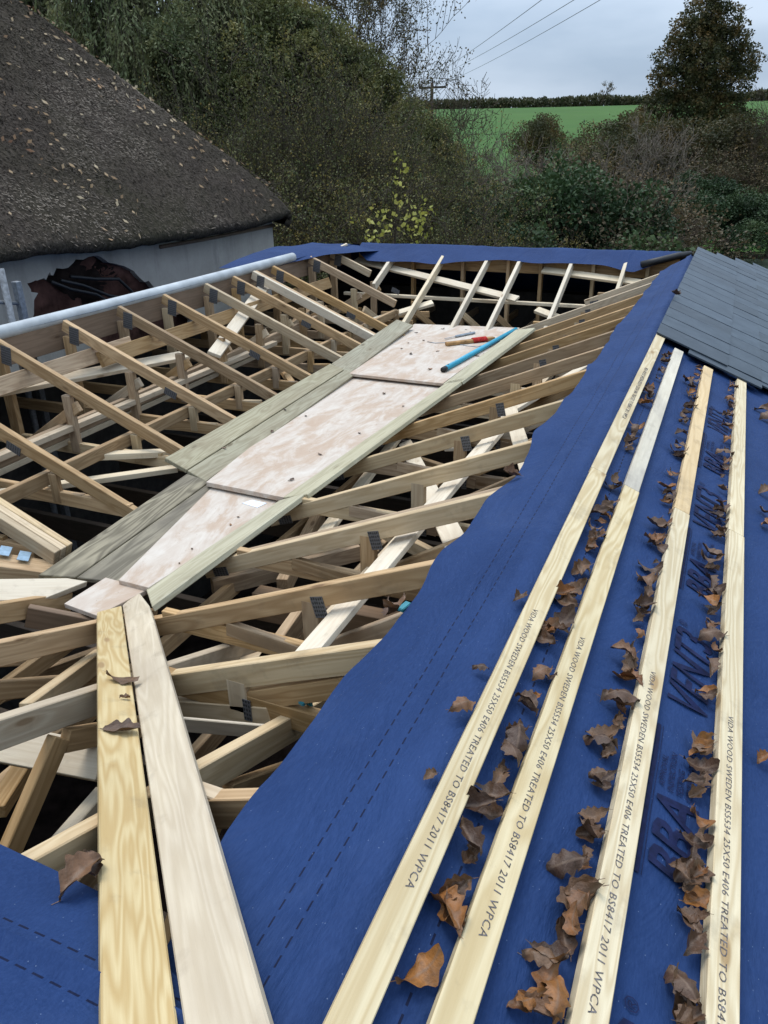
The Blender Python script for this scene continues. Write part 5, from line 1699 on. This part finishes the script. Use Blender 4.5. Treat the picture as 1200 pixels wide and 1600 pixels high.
# middle ground
G2 = 'shrubs behind the far ridge'
for i, (k_, nm_, lab, px, D, top, sx) in enumerate((
        ('green_b', 'evergreen_bush', 'large dark green bush behind middle of the far ridge', 845, 20, 268, 1.0),
        ('scrub_c', 'scrub_tree', 'dark scrub bush left of the large middle bush', 775, 21, 290, 0.9),
        ('green_b', 'evergreen_bush', 'lighter green bush right of the large middle bush', 900, 21, 310, 0.8),
        ('green_a', 'evergreen_bush', 'glossy green bush above the slates', 1085, 37, 276, 1.25),
        ('green_b', 'evergreen_bush', 'bright green bush nearest the slates at right', 1148, 36.5, 304, 1.3),
        ('green_a', 'evergreen_bush', 'shadowy green bush at the right picture edge', 1215, 39, 300, 0.9),
        ('bare_pale', 'twiggy_shrub', 'grey twiggy shrub below the field, left of centre', 770, 30, 195, 0.8),
        ('bare_pale', 'twiggy_shrub', 'fan of grey twigs below the dark field bush', 810, 28, 200, 0.8),
        ('bare_pale', 'twiggy_shrub', 'pale bare shrub left of the big oak', 985, 30, 165, 0.75),
        ('bare_pale', 'twiggy_shrub', 'pale bare shrub under the big oak', 1035, 44, 200, 0.8),
        ('bramble', 'bramble_bush', 'brown bramble bank right of the middle bush', 985, 20.5, 285, 1.2),
        ('bramble', 'bramble_bush', 'brown bramble bank below the big oak', 1000, 24, 280, 0.9),
        ('bramble', 'bramble_bush', 'brown bramble bank left of the middle bush', 745, 24, 300, 1.2),
        ('bramble', 'bramble_bush', 'russet bramble bank at the right edge', 1185, 45, 235, 1.3),
        ('bramble', 'bramble_bush', 'bramble clump above the middle bush', 880, 30, 240, 1.4),
        ('dark_bush', 'holly_bush', 'small dark round bush on the green field', 842, 58, 180, 0.9),
        ('dark_bush', 'hawthorn_bush', 'dark hawthorn left of the big oak trunk', 975, 50, 178, 1.2),
        ('dark_bush', 'hawthorn_bush', 'dark hawthorn below the oak at left', 1035, 46, 190, 1.2),
        ('dark_bush', 'hawthorn_bush', 'dark hawthorn below the oak at right', 1130, 48, 185, 1.3),
        ('scrub_c', 'scrub_tree', 'olive scrub tree at the right picture edge', 1180, 48, 165, 1.0),
        ('scrub_c', 'scrub_tree', 'olive scrub tree below the field centre', 900, 38, 215, 1.0),
        ('bare', 'bare_tree', 'bare branched tree at the far right edge', 1215, 46, 110, 0.8),
        ('scrub_c', 'scrub_tree', 'green brown scrub where the field meets the thicket', 735, 36, 235, 1.0),
        ('dark_bush', 'hawthorn_bush', 'low dark hawthorn in front of the field', 935, 44, 225, 1.1),
        ('bramble', 'bramble_bush', 'bramble clump behind the glossy green bush', 1070, 45, 232, 1.4),
        ('bramble', 'bramble_bush', 'bramble clump at the foot of the twig fan', 830, 33, 250, 1.4))):
    plant(k_, nm_, lab, px, D, top=top, sx=sx, cat='tree' if 'tree' in nm_ else 'bush', group=G2)
plant('oak', 'oak_tree', 'big dark brown leaved oak standing against the sky', 1074, 60, top=-14, rot=0.55, sx=1.04)

# yellow leaved sapling just beyond the far ridge
rng = np.random.default_rng(77)
sb_ = at(622, 300, 11.5); gz = ground_z(sb_[0], sb_[1])
sap = thing('maple_sapling', 'young sapling with yellow leaves above the far ridge', 'tree', (sb_[0], sb_[1], gz))
segs, LP = [], []
scale_m = 11.5 / 1333.0
def spx(x, y, dd=0.0):
    return np.array(at(x, y, 11.5 + dd))
main = [spx(618, 420), spx(617, 380), spx(619, 330), spx(623, 285), spx(627, 250)]
for a_, b_ in zip(main, main[1:]):
    segs.append((a_, b_, 0.012, 0.008))
segs.append((np.array([sb_[0], sb_[1], gz - 0.1]), main[0], 0.025, 0.012))
for (x, y) in [(565, 345), (580, 352), (575, 370), (596, 360), (602, 335), (640, 330), (655, 322), (665, 330), (650, 345), (662, 348), (645, 362), (660, 372), (590, 375), (630, 350), (612, 345), (575, 340), (640, 375), (670, 325)]:
    e = spx(x, y, rng.uniform(-.3, .3)); s0 = main[1] + (main[2] - main[1]) * rng.random()
    m_ = (s0 + e) / 2 + np.array([0, 0, 0.04]); segs.append((s0, m_, 0.005, 0.004)); segs.append((m_, e, 0.004, 0.002))
    for q in range(8):
        LP.append(e + rng.normal(0, 0.07, 3))
for q in range(44):
    t_ = rng.random()
    LP.append(main[2] * (1 - t_) + main[4] * t_ + rng.normal(0, 0.055, 3) + np.array([0, 0, 0.03]))
V, F = tubes(segs, 5)
put(bpy.data.objects.new('trunk', quick_mesh('trunk', V, F, M_TWIG)), Matrix.Identity(4), sap)
LP = np.array(LP)
V, F = leaf_quads(LP, rng.normal(0, 0.7, LP.shape) + np.array([0, 0, -0.6]), rng.uniform(0.045, 0.085, len(LP)), rng, 0.42, 0.08)
put(bpy.data.objects.new('crown', quick_mesh('crown', V, F, M_L_YELLOW)), Matrix.Identity(4), sap)

# low undergrowth closing the thicket floor
rng = np.random.default_rng(9)
LP = []
for q in range(60000):
    px = rng.uniform(280, 1260); D = rng.uniform(12.5, 33) if px < 760 else rng.uniform(17, 46)
    if px > 1030 and D < 42:
        continue
    p = at(px, 300, D)
    hgt = 1.4 * abs(noise.noise(Vector((p[0] * 0.6, p[1] * 0.6, 1)))) + 0.5
    LP.append((p[0], p[1], ground_z(p[0], p[1]) + rng.random() ** 1.5 * hgt * (1.5 if px < 760 else 1.0)))
LP = np.array(LP)
V, F = leaf_quads(LP, rng.normal(0, 0.8, LP.shape), rng.uniform(0.08, 0.2, len(LP)), rng, 0.3)
ug = bpy.data.objects.new('undergrowth', quick_mesh('undergrowth', V, F, M_L_HEDGE)); put(ug, Matrix.Identity(4))
tag(ug, 'low brown undergrowth on the ground beneath the thicket', 'undergrowth', None, 'stuff')

# hedge along the crest of the field and a wind bent tree on it
LP, LS = [], []
for q in range(26000):
    px = rng.uniform(560, 1400); D = rng.uniform(176, 180)
    p = at(px, 155, D)
    gz = ground_z(p[0], p[1])
    hh = 1.7 + 0.7 * noise.noise(Vector((p[0] * 0.12, 0, 0))) + 0.4 * noise.noise(Vector((p[0] * 0.6, 0, 3)))
    LP.append((p[0], p[1], gz + rng.random() * hh))
LP = np.array(LP)
V, F = leaf_quads(LP, rng.normal(0, 0.8, LP.shape) + np.array([0, 0, 0.4]), rng.uniform(0.3, 0.65, len(LP)), rng, 0.35)
hd = bpy.data.objects.new('hedge', quick_mesh('hedge', V, F, M_L_HEDGE)); put(hd, Matrix.Identity(4))
tag(hd, 'long dark hedge along the crest of the green field', 'hedge')
segs, tips = [], []
cp = at(940, 155, 175); cz = ground_z(cp[0], cp[1])
g_ = np.random.default_rng(5)
grow(g_, (0, 0, 0), (0.25, 0, 1), 3.2, 0.16, 0, 2, segs, tips, 6, 0.05, 0.2, 0.7, 0.6, 0.3)
V, F = tubes(segs, 4); V = V + np.array([[1, 0, 0]]) * (V[:, 2:3] * 0.25)
wt = thing('wind_bent_tree', 'small wind bent bare tree on the crest hedge', 'tree', (cp[0], cp[1], cz))
MW = Matrix.Translation((cp[0], cp[1], cz + 0.4)) @ Matrix.Scale(0.85, 4)
put(bpy.data.objects.new('trunk', quick_mesh('trunk', V, F, M_TWIG)), MW, wt)
T = np.array([t[0] for t in tips]); ix = g_.integers(0, len(T), 500)
Pq = T[ix] + g_.normal(0, 0.15, (500, 3)); Pq[:, 0] += Pq[:, 2] * 0.25
V, F = leaf_quads(Pq, g_.normal(0, 1, Pq.shape), g_.uniform(0.15, 0.3, 500), g_)
put(bpy.data.objects.new('crown', quick_mesh('crown', V, F, M_L_BROWN)), MW, wt)

# power pole and three wires
tp = at(675, 132, 72.0); gz = ground_z(tp[0], tp[1])
pole = thing('power_pole', 'wooden power pole with crossarm beyond the thicket', 'power pole', (tp[0], tp[1], gz))
tube_path('post', [(tp[0], tp[1], gz - 0.3), (tp[0], tp[1], tp[2] + 0.15)], 0.13, M_TWIG, pole, 10)
ca, cb = at(655, 136, 72.0), at(697, 134, 72.0)
beam('crossarm', ca, cb, 0.12, 0.16, M_TWIG, pole)
tops = [ca, (np.array(ca) + np.array(cb)) / 2 + np.array([0, 0, 0.3]), cb]
for q in tops:
    tube_path('insulator', [tuple(q), (q[0], q[1], q[2] + 0.25)], 0.06, M_BLACK, pole, 8)
for k, (x, y, x2) in enumerate(((830, 0, 712), (877, 0, 735), (917, 0, 742))):
    e = at(x, y, 30.0); a_ = np.array(tops[k]) + np.array([0, 0, 0.22])
    e2 = a_ + (np.array(e) - a_) * 1.5
    pts = []
    for q in range(25):
        t_ = q / 24
        p = a_ + (e2 - a_) * t_
        p = p + np.array([0, 0, -0.25 * math.sin(math.pi * t_)])
        pts.append(p)
    tag(tube_path('power_line', pts, 0.010, M_WIRE, None, 6, False), ['left overhead power line against the sky', 'middle overhead power line against the sky', 'right overhead power line against the sky'][k], 'power line', 'overhead power lines')
